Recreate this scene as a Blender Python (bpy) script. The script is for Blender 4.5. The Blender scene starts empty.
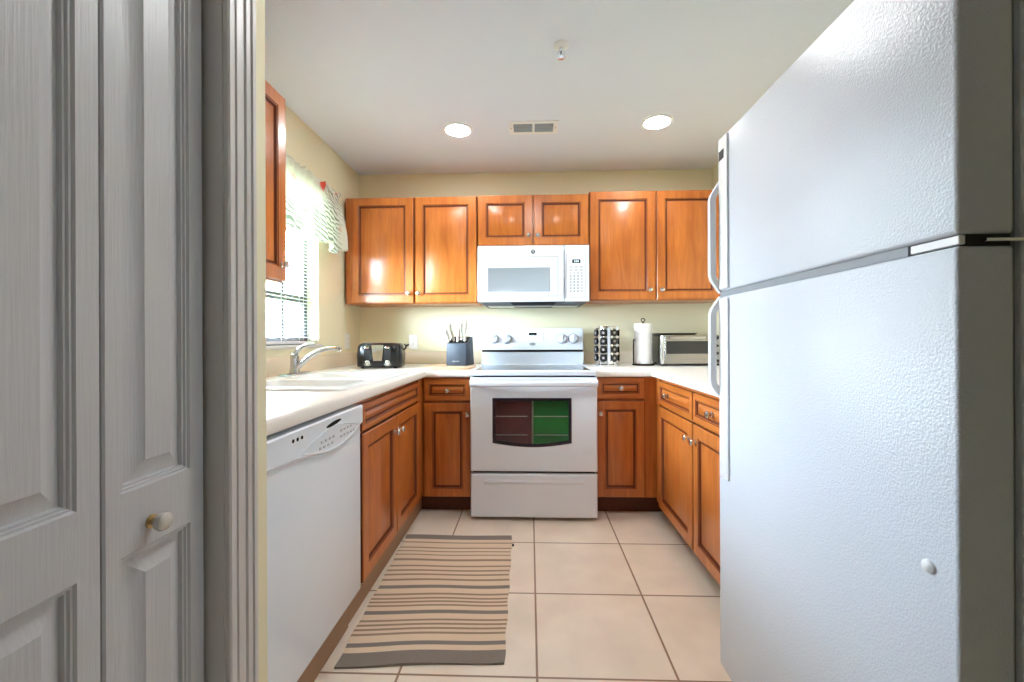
import bpy, bmesh, math, random
from mathutils import Vector, Matrix
random.seed(4)
S = bpy.context.scene
COL = S.collection
PI = math.pi

# ------------------------------------------------------------------ camera
cd = bpy.data.cameras.new('camera'); cam = bpy.data.objects.new('camera', cd); COL.objects.link(cam)
S.camera = cam
cd.sensor_width = 36.0; cd.lens = 424 / 1024 * 36.0
cd.shift_x = -2.9 / 1024; cd.shift_y = -2.6 / 1024
cd.clip_start = 0.05
cam.matrix_world = (Matrix.Translation((0, 0, 1.114)) @ Matrix.Rotation(0.0354, 4, 'Z')
                    @ Matrix.Rotation(PI / 2, 4, 'X') @ Matrix.Rotation(-0.004, 4, 'Z'))

# ------------------------------------------------------------------ sky, lamps, exposure
W = bpy.data.worlds.new('sky'); S.world = W; W.use_nodes = True
bg = W.node_tree.nodes['Background']
bg.inputs['Color'].default_value = (0.70, 0.86, 1.0, 1)
bg.inputs['Strength'].default_value = 118.0
S.view_settings.view_transform = 'Standard'
S.view_settings.look = 'None'
S.view_settings.exposure = 0.35
S.view_settings.gamma = 1.0
S.view_settings.use_curve_mapping = False
S.cycles.caustics_reflective = False
S.cycles.caustics_refractive = False
S.cycles.max_bounces = 10
S.cycles.diffuse_bounces = 6
S.cycles.sample_clamp_indirect = 8.0
LAMP_STRENGTH = 105.0
FILL_LAMP_STRENGTH = 155.0
pl = bpy.data.lights.new('window_portal', 'AREA'); pl.shape = 'RECTANGLE'; pl.size = 0.90; pl.size_y = 1.0; pl.cycles.is_portal = True
po = bpy.data.objects.new('window_portal', pl); COL.objects.link(po); po.location = (-1.56, 2.2875, 1.58); po.rotation_euler = (PI / 2, 0, -PI / 2)

# ------------------------------------------------------------------ materials
def srgb(r, g, b):
    f = lambda c: (c / 255 / 12.92) if c / 255 <= 0.04045 else ((c / 255 + 0.055) / 1.055) ** 2.4
    return (f(r), f(g), f(b), 1)

def mat(name, col, rough=0.5, metal=0.0, bump=None, spec=0.5, var=None, coat=0.0, trans=0.0):
    """bump=(scale, strength[, stretch]); var=(scale, amount) mottles the colour"""
    m = bpy.data.materials.new(name); m.use_nodes = True
    nt = m.node_tree; b = nt.nodes['Principled BSDF']
    b.inputs['Base Color'].default_value = col
    b.inputs['Roughness'].default_value = rough
    b.inputs['Metallic'].default_value = metal
    b.inputs['Specular IOR Level'].default_value = spec
    b.inputs['Coat Weight'].default_value = coat
    b.inputs['Transmission Weight'].default_value = trans
    tc = nt.nodes.new('ShaderNodeTexCoord')
    if var:
        n = nt.nodes.new('ShaderNodeTexNoise'); n.inputs['Scale'].default_value = var[0]; n.inputs['Detail'].default_value = 4
        nt.links.new(tc.outputs['Object'], n.inputs['Vector'])
        r = nt.nodes.new('ShaderNodeValToRGB')
        a = var[1]
        r.color_ramp.elements[0].position = 0.3; r.color_ramp.elements[1].position = 0.7
        r.color_ramp.elements[0].color = tuple(c * (1 - a) for c in col[:3]) + (1,)
        r.color_ramp.elements[1].color = tuple(min(1, c * (1 + a)) for c in col[:3]) + (1,)
        nt.links.new(n.outputs['Fac'], r.inputs['Fac']); nt.links.new(r.outputs['Color'], b.inputs['Base Color'])
    if bump:
        mp = nt.nodes.new('ShaderNodeMapping')
        if len(bump) > 2: mp.inputs['Scale'].default_value = bump[2]
        n = nt.nodes.new('ShaderNodeTexNoise'); n.inputs['Scale'].default_value = bump[0]; n.inputs['Detail'].default_value = 3
        bp = nt.nodes.new('ShaderNodeBump'); bp.inputs['Strength'].default_value = bump[1]; bp.inputs['Distance'].default_value = 0.01
        nt.links.new(tc.outputs['Object'], mp.inputs['Vector']); nt.links.new(mp.outputs['Vector'], n.inputs['Vector'])
        nt.links.new(n.outputs['Fac'], bp.inputs['Height']); nt.links.new(bp.outputs['Normal'], b.inputs['Normal'])
    return m

def wood(name, dark, light, stretch, rough=0.3):
    m = mat(name, light, rough, coat=0.25)
    nt = m.node_tree; b = nt.nodes['Principled BSDF']
    b.inputs['Coat Roughness'].default_value = 0.2
    tc = nt.nodes.new('ShaderNodeTexCoord'); mp = nt.nodes.new('ShaderNodeMapping')
    mp.inputs['Scale'].default_value = stretch
    n = nt.nodes.new('ShaderNodeTexNoise'); n.inputs['Scale'].default_value = 3.0; n.inputs['Detail'].default_value = 6; n.inputs['Distortion'].default_value = 0.8
    n2 = nt.nodes.new('ShaderNodeTexNoise'); n2.inputs['Scale'].default_value = 2.6; n2.inputs['Detail'].default_value = 2
    mx = nt.nodes.new('ShaderNodeMath'); mx.operation = 'MULTIPLY_ADD'; mx.inputs[1].default_value = 0.6
    m2 = nt.nodes.new('ShaderNodeMath'); m2.operation = 'MULTIPLY'; m2.inputs[1].default_value = 0.4
    r = nt.nodes.new('ShaderNodeValToRGB')
    r.color_ramp.elements[0].position = 0.34; r.color_ramp.elements[1].position = 0.66
    r.color_ramp.elements[0].color = dark; r.color_ramp.elements[1].color = light
    L = nt.links.new
    L(tc.outputs['Object'], mp.inputs['Vector']); L(mp.outputs['Vector'], n.inputs['Vector']); L(tc.outputs['Object'], n2.inputs['Vector'])
    L(n2.outputs['Fac'], m2.inputs[0]); L(n.outputs['Fac'], mx.inputs[0]); L(m2.outputs[0], mx.inputs[2])
    L(mx.outputs[0], r.inputs['Fac']); L(r.outputs['Color'], b.inputs['Base Color'])
    return m

def emit(name, col, strength):
    m = bpy.data.materials.new(name); m.use_nodes = True
    nt = m.node_tree; nt.nodes.clear()
    e = nt.nodes.new('ShaderNodeEmission'); o = nt.nodes.new('ShaderNodeOutputMaterial')
    e.inputs['Color'].default_value = col; e.inputs['Strength'].default_value = strength
    nt.links.new(e.outputs[0], o.inputs['Surface']); return m

def glass(name, gloss=0.08, tint=(1, 1, 1, 1), rough=0.02):
    m = bpy.data.materials.new(name); m.use_nodes = True
    nt = m.node_tree; nt.nodes.clear()
    o = nt.nodes.new('ShaderNodeOutputMaterial'); t = nt.nodes.new('ShaderNodeBsdfTransparent'); g = nt.nodes.new('ShaderNodeBsdfGlossy')
    x = nt.nodes.new('ShaderNodeMixShader'); x.inputs[0].default_value = gloss
    t.inputs['Color'].default_value = tint; g.inputs['Roughness'].default_value = rough
    nt.links.new(t.outputs[0], x.inputs[1]); nt.links.new(g.outputs[0], x.inputs[2]); nt.links.new(x.outputs[0], o.inputs['Surface'])
    return m

M = {}
M['wood'] = wood('maple_vertical_grain', srgb(167, 89, 34), srgb(204, 121, 54), (9, 9, 0.9))
M['woodh'] = wood('maple_horizontal_grain', srgb(167, 89, 34), srgb(204, 121, 54), (0.9, 0.9, 9))
M['glaze_shade'] = mat('groove_glaze_and_gap_shade', srgb(104, 44, 16), 0.4)  # stain in the grooves, also painted gap shade on the door sides
M['kick'] = mat('dark_toe_kick', srgb(96, 46, 20), 0.5)
M['base'] = mat('taupe_base_board', srgb(160, 128, 100), 0.5)
M['wall'] = mat('pale_yellow_plaster', srgb(232, 225, 194), 0.75, bump=(260, 0.15))
M['ceil'] = mat('white_ceiling_cool_cast', srgb(226, 233, 246), 0.8, bump=(200, 0.12))  # cool cast of the window light mixed into the white
M['counter'] = mat('white_laminate', srgb(244, 240, 234), 0.28, var=(60, 0.02))
M['appl'] = mat('white_enamel', srgb(230, 238, 248), 0.22, coat=0.2)
M['fridge'] = mat('white_pebbled_enamel', srgb(216, 223, 234), 0.27, bump=(260, 0.16))
M['fridgeflat'] = mat('white_smooth_plastic', srgb(232, 233, 235), 0.35)
M['greyplastic'] = mat('grey_plastic', srgb(150, 154, 158), 0.4)
M['darkgrey'] = mat('dark_grey_plastic', srgb(92, 96, 100), 0.4)
M['palegrey'] = mat('pale_grey_print', srgb(178, 180, 184), 0.4)
M['gasket'] = mat('grey_gasket', srgb(140, 146, 152), 0.5)
M['black'] = mat('black_plastic', srgb(18, 18, 20), 0.25)
M['blackgap'] = mat('dark_gap', srgb(14, 13, 12), 0.6)
M['blackglass'] = mat('black_ceramic_glass', srgb(14, 14, 16), 0.06)
M['faucet'] = mat('faucet_chrome', (0.52, 0.53, 0.55, 1), 0.16, 1.0)
M['chrome'] = mat('chrome', (0.82, 0.83, 0.85, 1), 0.12, 1.0)
M['nickel'] = mat('satin_nickel', (0.78, 0.76, 0.72, 1), 0.25, 1.0)
M['steel'] = mat('brushed_steel', (0.62, 0.60, 0.57, 1), 0.3, 1.0, bump=(60, 0.05, (1, 1, 30)))
M['darksteel'] = mat('smoky_steel', (0.36, 0.34, 0.32, 1), 0.25, 1.0)
M['brass'] = mat('aged_brass', (0.55, 0.42, 0.22, 1), 0.3, 1.0)
M['trim'] = mat('white_trim_paint', srgb(206, 203, 201), 0.4)
M['door'] = mat('white_embossed_door_paint', srgb(198, 199, 202), 0.38, bump=(110, 0.10, (1, 2, 0.08)))
M['porcelain'] = mat('white_porcelain_knob', srgb(212, 207, 198), 0.2)
M['sink'] = mat('white_cast_sink', srgb(246, 246, 246), 0.15)
M['outlet'] = mat('white_outlet_plastic', srgb(240, 238, 235), 0.35)
M['lamp'] = emit('warm_lamp_glow', (0.96, 0.98, 1.0, 1), LAMP_STRENGTH)
M['fill_lamp'] = emit('fill_lamp_glow', (0.96, 0.98, 1.0, 1), FILL_LAMP_STRENGTH)
M['lamptrim'] = mat('white_lamp_trim', srgb(240, 240, 240), 0.4)
M['digits'] = emit('display_digits', (0.7, 0.9, 1.0, 1), 1.2)
M['pane'] = glass('clear_window_glass')
M['ovenglass'] = glass('oven_door_glass', 0.04, (0.96, 0.96, 0.96, 1))
M['maroon'] = mat('dark_maroon_backing', srgb(92, 38, 44), 0.7, var=(9, 0.4))
M['green'] = mat('dark_green_backing', srgb(4, 116, 38), 0.7, var=(7, 0.3))
M['mwglass'] = mat('grey_microwave_screen', srgb(150, 156, 162), 0.12)
M['toastglass'] = mat('dark_oven_glass', srgb(40, 40, 42), 0.06)
M['board'] = mat('pale_beech_board', srgb(222, 190, 156), 0.5, bump=(30, 0.05, (1, 12, 1)))
M['slate'] = mat('slate_blue_knife_block', srgb(62, 72, 86), 0.5)
M['slatetop'] = mat('black_knife_slots', srgb(22, 23, 26), 0.6)
M['paper'] = mat('white_paper_towel', srgb(240, 240, 242), 0.9, bump=(120, 0.3))
M['rugc'] = mat('cream_cotton_weave', srgb(236, 212, 184), 0.95, bump=(260, 0.6))
M['rugt'] = mat('taupe_cotton_weave', srgb(168, 142, 118), 0.95, bump=(260, 0.6))
M['rugg'] = mat('grey_cotton_weave', srgb(142, 132, 122), 0.95, bump=(260, 0.6))
M['blind'] = mat('white_vinyl_slat', srgb(240, 240, 244), 0.4)
M['cord'] = mat('blind_cord', srgb(225, 222, 218), 0.7)
M['vinyl'] = mat('dark_bronze_window_frame', srgb(52, 54, 60), 0.4)
M['stucco'] = mat('cream_stucco', srgb(236, 226, 205), 0.9, bump=(40, 0.4))
M['redpaint'] = mat('faded_red_shutter', srgb(196, 120, 128), 0.7)
M['lawn'] = mat('lawn_green', srgb(80, 110, 60), 0.95, bump=(60, 0.5))
M['rearfloor'] = mat('rear_room_floor', srgb(205, 185, 160), 0.5)
M['socket'] = mat('socket_slots', srgb(190, 188, 184), 0.5)

def tile_material():
    m = mat('beige_floor_tile', srgb(222, 200, 176), 0.3)
    nt = m.node_tree; b = nt.nodes['Principled BSDF']; L = nt.links.new
    tc = nt.nodes.new('ShaderNodeTexCoord'); mp = nt.nodes.new('ShaderNodeMapping')
    T = 0.4601
    mp.inputs['Location'].default_value = (-0.0192 + 10 * T, -1.8536 + 20 * T, 0)
    L(tc.outputs['Object'], mp.inputs['Vector'])
    br = nt.nodes.new('ShaderNodeTexBrick')
    br.offset = 0; br.squash = 1
    br.inputs['Scale'].default_value = 1.0
    br.inputs['Brick Width'].default_value = T; br.inputs['Row Height'].default_value = T
    br.inputs['Mortar Size'].default_value = 0.0042; br.inputs['Mortar Smooth'].default_value = 0.15
    br.inputs['Bias'].default_value = 0
    br.inputs['Color1'].default_value = srgb(246, 233, 216); br.inputs['Color2'].default_value = srgb(241, 227, 209)
    br.inputs['Mortar'].default_value = srgb(158, 128, 102)
    L(mp.outputs['Vector'], br.inputs['Vector'])
    n = nt.nodes.new('ShaderNodeTexNoise'); n.inputs['Scale'].default_value = 5; n.inputs['Detail'].default_value = 8
    L(tc.outputs['Object'], n.inputs['Vector'])
    r = nt.nodes.new('ShaderNodeValToRGB'); r.color_ramp.elements[0].color = (0.90, 0.885, 0.87, 1); r.color_ramp.elements[1].color = (1.03, 1.03, 1.03, 1)
    r.color_ramp.elements[0].position = 0.3; r.color_ramp.elements[1].position = 0.7
    L(n.outputs['Fac'], r.inputs['Fac'])
    mx = nt.nodes.new('ShaderNodeMixRGB'); mx.blend_type = 'MULTIPLY'; mx.inputs['Fac'].default_value = 1
    L(br.outputs['Color'], mx.inputs['Color1']); L(r.outputs['Color'], mx.inputs['Color2']); L(mx.outputs['Color'], b.inputs['Base Color'])
    bp = nt.nodes.new('ShaderNodeBump'); bp.inputs['Strength'].default_value = 0.5; bp.inputs['Distance'].default_value = 0.004; bp.invert = True
    L(br.outputs['Fac'], bp.inputs['Height']); L(bp.outputs['Normal'], b.inputs['Normal'])
    return m
M['tile'] = tile_material()

def valance_material():
    m = bpy.data.materials.new('sheer_leaf_print_fabric'); m.use_nodes = True
    nt = m.node_tree; b = nt.nodes['Principled BSDF']; L = nt.links.new
    b.inputs['Roughness'].default_value = 0.9
    tc = nt.nodes.new('ShaderNodeTexCoord'); mp = nt.nodes.new('ShaderNodeMapping')
    mp.inputs['Rotation'].default_value = (0.9, 0, 0)
    L(tc.outputs['Object'], mp.inputs['Vector'])
    w = nt.nodes.new('ShaderNodeTexWave'); w.bands_direction = 'Z'; w.inputs['Scale'].default_value = 15; w.inputs['Distortion'].default_value = 9; w.inputs['Detail'].default_value = 2; w.inputs['Detail Scale'].default_value = 0.7
    L(mp.outputs['Vector'], w.inputs['Vector'])
    n = nt.nodes.new('ShaderNodeTexNoise'); n.inputs['Scale'].default_value = 4.0
    L(tc.outputs['Object'], n.inputs['Vector'])
    r1 = nt.nodes.new('ShaderNodeValToRGB'); r1.color_ramp.elements[0].position = 0.55; r1.color_ramp.elements[1].position = 0.8
    L(w.outputs['Color'], r1.inputs['Fac'])
    r2 = nt.nodes.new('ShaderNodeValToRGB'); r2.color_ramp.elements[0].position = 0.46; r2.color_ramp.elements[1].position = 0.58
    L(n.outputs['Fac'], r2.inputs['Fac'])
    mu = nt.nodes.new('ShaderNodeMixRGB'); mu.blend_type = 'MULTIPLY'; mu.inputs['Fac'].default_value = 1
    L(r1.outputs['Color'], mu.inputs['Color1']); L(r2.outputs['Color'], mu.inputs['Color2'])
    c1 = nt.nodes.new('ShaderNodeMixRGB'); c1.inputs['Color1'].default_value = srgb(240, 240, 230); c1.inputs['Color2'].default_value = srgb(150, 160, 146)
    L(mu.outputs['Color'], c1.inputs['Fac'])
    # coral blossoms: round blots of a cell pattern, only along the ruffled heading
    v = nt.nodes.new('ShaderNodeTexVoronoi'); v.inputs['Scale'].default_value = 3.4
    L(tc.outputs['Object'], v.inputs['Vector'])
    r3 = nt.nodes.new('ShaderNodeValToRGB'); r3.color_ramp.elements[0].position = 0.16; r3.color_ramp.elements[0].color = (1, 1, 1, 1); r3.color_ramp.elements[1].position = 0.22; r3.color_ramp.elements[1].color = (0, 0, 0, 1)
    L(v.outputs['Distance'], r3.inputs['Fac'])
    c2 = nt.nodes.new('ShaderNodeMixRGB'); c2.inputs['Color2'].default_value = srgb(226, 106, 84)
    L(r3.outputs['Color'], c2.inputs['Fac']); L(c1.outputs['Color'], c2.inputs['Color1']); L(c2.outputs['Color'], b.inputs['Base Color'])
    t = nt.nodes.new('ShaderNodeBsdfTranslucent'); L(c2.outputs['Color'], t.inputs['Color'])
    x = nt.nodes.new('ShaderNodeMixShader'); x.inputs[0].default_value = 0.45
    o = nt.nodes['Material Output']
    L(b.outputs[0], x.inputs[1]); L(t.outputs[0], x.inputs[2]); L(x.outputs[0], o.inputs['Surface'])
    return m
M['valance'] = valance_material()

# ------------------------------------------------------------------ mesh helpers (all shapes in world coordinates)
ORIGIN = {}
def thing(name, label, cat, loc=(0, 0, 0), group=None, kind=None):
    o = bpy.data.objects.new(name, None); COL.objects.link(o); o.location = loc
    o.empty_display_size = 0.05
    ORIGIN[o.name] = Vector(loc)
    tag(o, label, cat, group, kind); return o

def tag(o, label=None, cat=None, group=None, kind=None):
    if label: o['label'] = label
    if cat: o['category'] = cat
    if group: o['group'] = group
    if kind: o['kind'] = kind
    return o

def build(name, bm, mats, parent=None, loc=None, smooth=True, label=None):
    """bm is in world coordinates; parent is a thing or one of its parts (all share the thing's origin)"""
    if not isinstance(mats, (list, tuple)): mats = [mats]
    bmesh.ops.recalc_face_normals(bm, faces=bm.faces[:])
    if parent is not None: org = ORIGIN[parent.name]
    else: org = Vector(loc) if loc else Vector((0, 0, 0))
    for v in bm.verts: v.co -= org
    me = bpy.data.meshes.new(name); bm.to_mesh(me); bm.free()
    for m in mats: me.materials.append(m)
    if smooth:
        for p in me.polygons: p.use_smooth = True
        me.set_sharp_from_angle(angle=math.radians(32))
    o = bpy.data.objects.new(name, me); COL.objects.link(o)
    ORIGIN[o.name] = org
    if parent is not None: o.parent = parent
    else: o.location = org
    if label: o['label'] = label
    return o

def box(bm, x0, x1, y0, y1, z0, z1, bev=0.0, seg=2, mi=0):
    r = bmesh.ops.create_cube(bm, size=1.0)
    vs = r['verts']
    for v in vs:
        v.co = Vector((x0 + (v.co.x + .5) * (x1 - x0), y0 + (v.co.y + .5) * (y1 - y0), z0 + (v.co.z + .5) * (z1 - z0)))
    fs = set(f for v in vs for f in v.link_faces)
    for f in fs: f.material_index = mi
    if bev > 0:
        es = list(set(e for v in vs for e in v.link_edges))
        r = bmesh.ops.bevel(bm, geom=es, offset=bev, segments=seg, profile=0.5, affect='EDGES')
        for f in r['faces']: f.material_index = mi
    return bm

def loops(bm, rings, mats=None, cap0=True, cap1=True, closed=True):
    """rings of equal-length point lists bridged in order"""
    R = [[bm.verts.new(p) for p in ring] for ring in rings]
    n = len(R[0])
    for i in range(len(R) - 1):
        for k in range(n if closed else n - 1):
            f = bm.faces.new((R[i][k], R[i][(k + 1) % n], R[i + 1][(k + 1) % n], R[i + 1][k]))
            if mats: f.material_index = mats[i]
    if cap0: f = bm.faces.new(R[0]); f.material_index = mats[0] if mats else 0
    if cap1: f = bm.faces.new(R[-1]); f.material_index = mats[-1] if mats else 0
    return bm

def rect(org, U, V, N, u0, u1, v0, v1, d):
    return [org + U * u + V * v + N * d for u, v in ((u0, v0), (u1, v0), (u1, v1), (u0, v1))]

AX = {'-Y': (Vector((1, 0, 0)), Vector((0, 0, 1)), Vector((0, -1, 0))),
      '+X': (Vector((0, 1, 0)), Vector((0, 0, 1)), Vector((1, 0, 0))),
      '-X': (Vector((0, 1, 0)), Vector((0, 0, 1)), Vector((-1, 0, 0))),
      '-Z': (Vector((1, 0, 0)), Vector((0, 1, 0)), Vector((0, 0, -1)))}
def base_org(face, at):
    return {'Y': Vector((0, at, 0)), 'X': Vector((at, 0, 0)), 'Z': Vector((0, 0, at))}[face[1]]

def raised_panel(bm, face, at, u0, u1, v0, v1, t=0.02, frame=0.062, gw=0.013, slope=0.026, depth=0.011):
    """a cabinet front: slab with frame, glazed groove, sloped raised field"""
    U, V, N = AX[face]; o = base_org(face, at)
    prof = [(0, -t), (0, -0.004), (0.004, 0), (frame - 0.006, 0), (frame - 0.003, -0.003), (frame, -0.003), (frame + 0.004, -depth), (frame + gw * 0.7, -depth), (frame + gw, -depth + 0.001), (frame + gw + slope, -0.003), (frame + gw + slope + 0.003, -0.0015)]
    ms = [1, 0, 0, 1, 0, 1, 1, 1, 0, 0, 0]  # first entry darkens the door sides, painting in the shade of the gaps
    loops(bm, [rect(o, U, V, N, u0 + i, u1 - i, v0 + i, v1 - i, d) for i, d in prof], ms)
    return bm

def lathe(bm, c, axis, prof, n=20, mi=0):
    """prof = [(r, d)] along axis from c"""
    a = Vector(axis).normalized(); p = a.orthogonal().normalized(); q = a.cross(p)
    rings = []
    for r, d in prof:
        r = max(r, 1e-4)
        rings.append([Vector(c) + a * d + (p * math.cos(2 * PI * k / n) + q * math.sin(2 * PI * k / n)) * r for k in range(n)])
    return loops(bm, rings, [mi] * len(rings))

def tube(bm, pts, rad, n=10, mi=0, flat=1.0):
    pts = [Vector(p) for p in pts]
    if not isinstance(rad, (list, tuple)): rad = [rad] * len(pts)
    rings = []; prev = None
    for i, p in enumerate(pts):
        t = (pts[min(i + 1, len(pts) - 1)] - pts[max(i - 1, 0)]).normalized()
        a = (t.orthogonal() if prev is None else prev - t * prev.dot(t)).normalized(); prev = a
        b = t.cross(a)
        rings.append([p + (a * math.cos(2 * PI * k / n) + b * math.sin(2 * PI * k / n) * flat) * rad[i] for k in range(n)])
    return loops(bm, rings, [mi] * len(rings))

def curve(pts, per=6):
    """Catmull-Rom through pts"""
    P = [Vector(p) for p in pts]; out = []
    for i in range(len(P) - 1):
        a = P[max(i - 1, 0)]; b = P[i]; c = P[i + 1]; d = P[min(i + 2, len(P) - 1)]
        for k in range(per):
            t = k / per
            out.append(0.5 * ((2 * b) + (c - a) * t + (2 * a - 5 * b + 4 * c - d) * t * t + (3 * b - a - 3 * c + d) * t ** 3))
    out.append(P[-1]); return out

def prism(bm, poly, vec, mi=0):
    """polygon (list of Vectors) extruded by vec"""
    v = Vector(vec)
    return loops(bm, [[Vector(p) for p in poly], [Vector(p) + v for p in poly]], [mi, mi])

def B(): return bmesh.new()
def knob(name, parent, c, axis, r=0.0165, m='nickel'):
    bm = B(); lathe(bm, c, axis, [(r * .8, 0), (r * .8, .002), (r * .38, .004), (r * .38, .012), (r * .85, .016), (r, .021), (r * .8, .026), (r * .3, .028)], 16)
    return build(name, bm, M[m], parent)

# ------------------------------------------------------------------ room shell
XL, XR, YB, ZC = -1.385, 1.445, 3.41, 2.45
def struct(name, bm, m, parent=None, loc=None, smooth=False):
    o = build(name, bm, m, parent, loc, smooth)
    if parent is None: o['kind'] = 'structure'
    return o
bm = B(); box(bm, -2.8, 2.4, -4.4, 3.6, -0.1, 0); struct('floor', bm, M['tile'])
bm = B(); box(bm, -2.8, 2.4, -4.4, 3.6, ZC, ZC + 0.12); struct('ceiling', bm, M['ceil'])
bm = B(); box(bm, XL - 0.14, XR + 0.14, YB, YB + 0.14, 0, ZC); struct('wall_back', bm, M['wall'])
WY0, WY1, WZ0, WZ1 = 1.84, 2.735, 1.08, 2.08
bm = B()
box(bm, XL - 0.14, XL, 0.992, WY0, 0, ZC); box(bm, XL - 0.14, XL, WY1, YB, 0, ZC)
box(bm, XL - 0.14, XL, WY0, WY1, 0, WZ0); box(bm, XL - 0.14, XL, WY0, WY1, WZ1, ZC)
struct('wall_left', bm, M['wall'])
bm = B(); box(bm, XR, XR + 0.14, -0.9, YB, 0, ZC); struct('wall_right', bm, M['wall'])
CX = -0.63
bm = B()
box(bm, CX - 0.11, CX, 0.866, 0.992, 0, ZC)          # strip beside the kitchen
box(bm, -1.525, CX - 0.11, 0.88, 0.992, 0, ZC)        # end wall of the closet
box(bm, CX - 0.11, CX, 0.399, 0.866, 2.07, ZC)        # over the opening
box(bm, CX - 0.11, CX, -0.9, 0.399, 0, ZC)
box(bm, -1.525, CX - 0.11, -0.9, -0.79, 0, ZC)
box(bm, -1.525, -1.385, -0.79, 0.88, 0, ZC)
struct('wall_closet', bm, M['wall'])
# the room behind the camera
bm = B()
box(bm, -2.8, -2.66, -4.4, -0.9, 0, ZC); box(bm, -2.66, -1.525, -1.04, -0.9, 0, ZC)
struct('wall_rear_left', bm, M['wall'])
bm = B()
box(bm, 2.26, 2.4, -4.4, -0.9, 0, ZC); box(bm, XR + 0.14, 2.26, -1.04, -0.9, 0, ZC)
struct('wall_rear_right', bm, M['wall'])
bm = B(); box(bm, -2.8, 2.4, -4.54, -4.4, 0, ZC); struct('wall_rear', bm, M['wall'])
# outdoors, seen through the blind
bm = B(); box(bm, -14, 14, -16, 16, -0.3, -0.12); o = struct('ground', bm, M['lawn'])
bm = B(); box(bm, -6.2, -6.0, 1.2, 14, -0.12, 1.75); struct('wall_exterior', bm, M['stucco'])
bm = B(); box(bm, -6.0, -5.95, 5.2, 5.95, -0.1, 1.65, 0.01); box(bm, -5.96, -5.93, 5.3, 5.85, 0, 1.55, 0.01)
struct('door_2', bm, M['redpaint'])

# closet door (bifold, two leaves), jamb and casing
def leaf(y0, y1):
    """a bifold leaf facing +X with two moulded panels"""
    bm = B(); U, V, N = AX['+X']; at = -0.665; o = base_org('+X', at)
    z0, z1 = 0.012, 2.045; t = 0.034
    p0, p1 = y0 + 0.028, y1 - 0.036
    spans = [(0.20, 0.758), (0.862, 1.90)]
    ring = lambda d, i: rect(o, U, V, N, y0 + i, y1 - i, z0 + i, z1 - i, d)
    loops(bm, [ring(-t, 0), ring(-0.003, 0), ring(0, 0.003)], [0, 0, 0], cap0=True, cap1=False)
    def es(k0, n):
        bm.verts.ensure_lookup_table()
        return [bm.edges.get((bm.verts[k0 + k], bm.verts[k0 + (k + 1) % n])) for k in range(n)]
    edges = es(8, 4)
    prof = [(0, 0), (0.003, -0.004), (0.006, -0.004), (0.008, -0.0075), (0.011, -0.0075), (0.013, -0.014), (0.018, -0.014), (0.042, -0.003), (0.045, -0.001)]
    for v0, v1 in spans:
        k0 = len(bm.verts)
        loops(bm, [rect(o, U, V, N, p0 + i, p1 - i, v0 + i, v1 - i, d) for i, d in prof], [0] * len(prof), cap0=False)
        edges += es(k0, 4)
    bmesh.ops.triangle_fill(bm, use_beauty=True, use_dissolve=False, edges=edges)
    return bm
d1 = thing('door_1', None, None, (-0.665, 0.636, 0), kind='structure')
build('door_leaf', leaf(0.6375, 0.842), M['door'], d1)
build('door_leaf', leaf(0.424, 0.6345), M['door'], d1)
kb = B(); lathe(kb, (-0.665, 0.721, 0.796), (1, 0, 0), [(0.012, 0), (0.012, 0.002), (0.007, 0.004), (0.007, 0.009), (0.0105, 0.0125)], 20, 1)
lathe(kb, (-0.653, 0.721, 0.796), (1, 0, 0), [(0.010, 0), (0.0145, 0.003), (0.0162, 0.008), (0.0150, 0.014), (0.0105, 0.018), (0.004, 0.0195)], 24, 0)
build('door_knob', kb, [M['porcelain'], M['brass']], d1)
# jamb
bm = B(); box(bm, CX - 0.11, CX + 0.001, 0.848, 0.866, 0, 2.07); box(bm, CX - 0.11, CX + 0.001, 0.399, 0.417, 0, 2.07); box(bm, CX - 0.11, CX + 0.001, 0.417, 0.848, 2.052, 2.07)
struct('trim_1', bm, M['trim'])
# casing with a stepped, fluted profile
def casing(y_in, sgn, z0, z1):
    pr = [(0, 0), (0, 0.010), (0.004, 0.013), (0.016, 0.013), (0.018, 0.0105), (0.022, 0.0105), (0.024, 0.0135), (0.040, 0.0150), (0.043, 0.0125), (0.047, 0.0125), (0.050, 0.0165), (0.060, 0.0180), (0.062, 0.0150), (0.066, 0.0150), (0.068, 0.0190), (0.078, 0.0190), (0.083, 0.0150), (0.083, 0)]
    bm = B(); prism(bm, [Vector((CX + d, y_in + sgn * w, z0)) for w, d in pr], (0, 0, z1 - z0)); return bm
bm = casing(0.851, 1, 0, 2.15)
b2 = casing(0.414, -1, 0, 2.15); me = bpy.data.meshes.new('tmp'); b2.to_mesh(me); b2.free(); bm.from_mesh(me); bpy.data.meshes.remove(me)
box(bm, CX, CX + 0.018, 0.33, 0.935, 2.062, 2.15)
struct('trim_2', bm, M['trim'])

# window in the left wall: frame, sashes, sill
w1 = thing('window_1', None, None, (XL - 0.07, (WY0 + WY1) / 2, WZ0), kind='structure')
xf = XL - 0.105
bm = B()
for y in (WY0, WY1 - 0.045): box(bm, xf - 0.03, xf + 0.03, y, y + 0.045, WZ0, WZ1, 0.004)
box(bm, xf - 0.03, xf + 0.03, WY0, WY1, WZ0, WZ0 + 0.045, 0.004); box(bm, xf - 0.03, xf + 0.03, WY0, WY1, WZ1 - 0.045, WZ1, 0.004)
wf = build('window_frame', bm, M['vinyl'], w1)
bm = B(); box(bm, xf - 0.02, xf + 0.025, WY0 + 0.045, WY1 - 0.045, 1.345, 1.395, 0.004)
for y in (2.08, 2.49): box(bm, xf - 0.012, xf + 0.012, y - 0.016, y + 0.016, WZ0 + 0.045, WZ1 - 0.045, 0.002)
build('window_sash', bm, M['vinyl'], w1)
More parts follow.
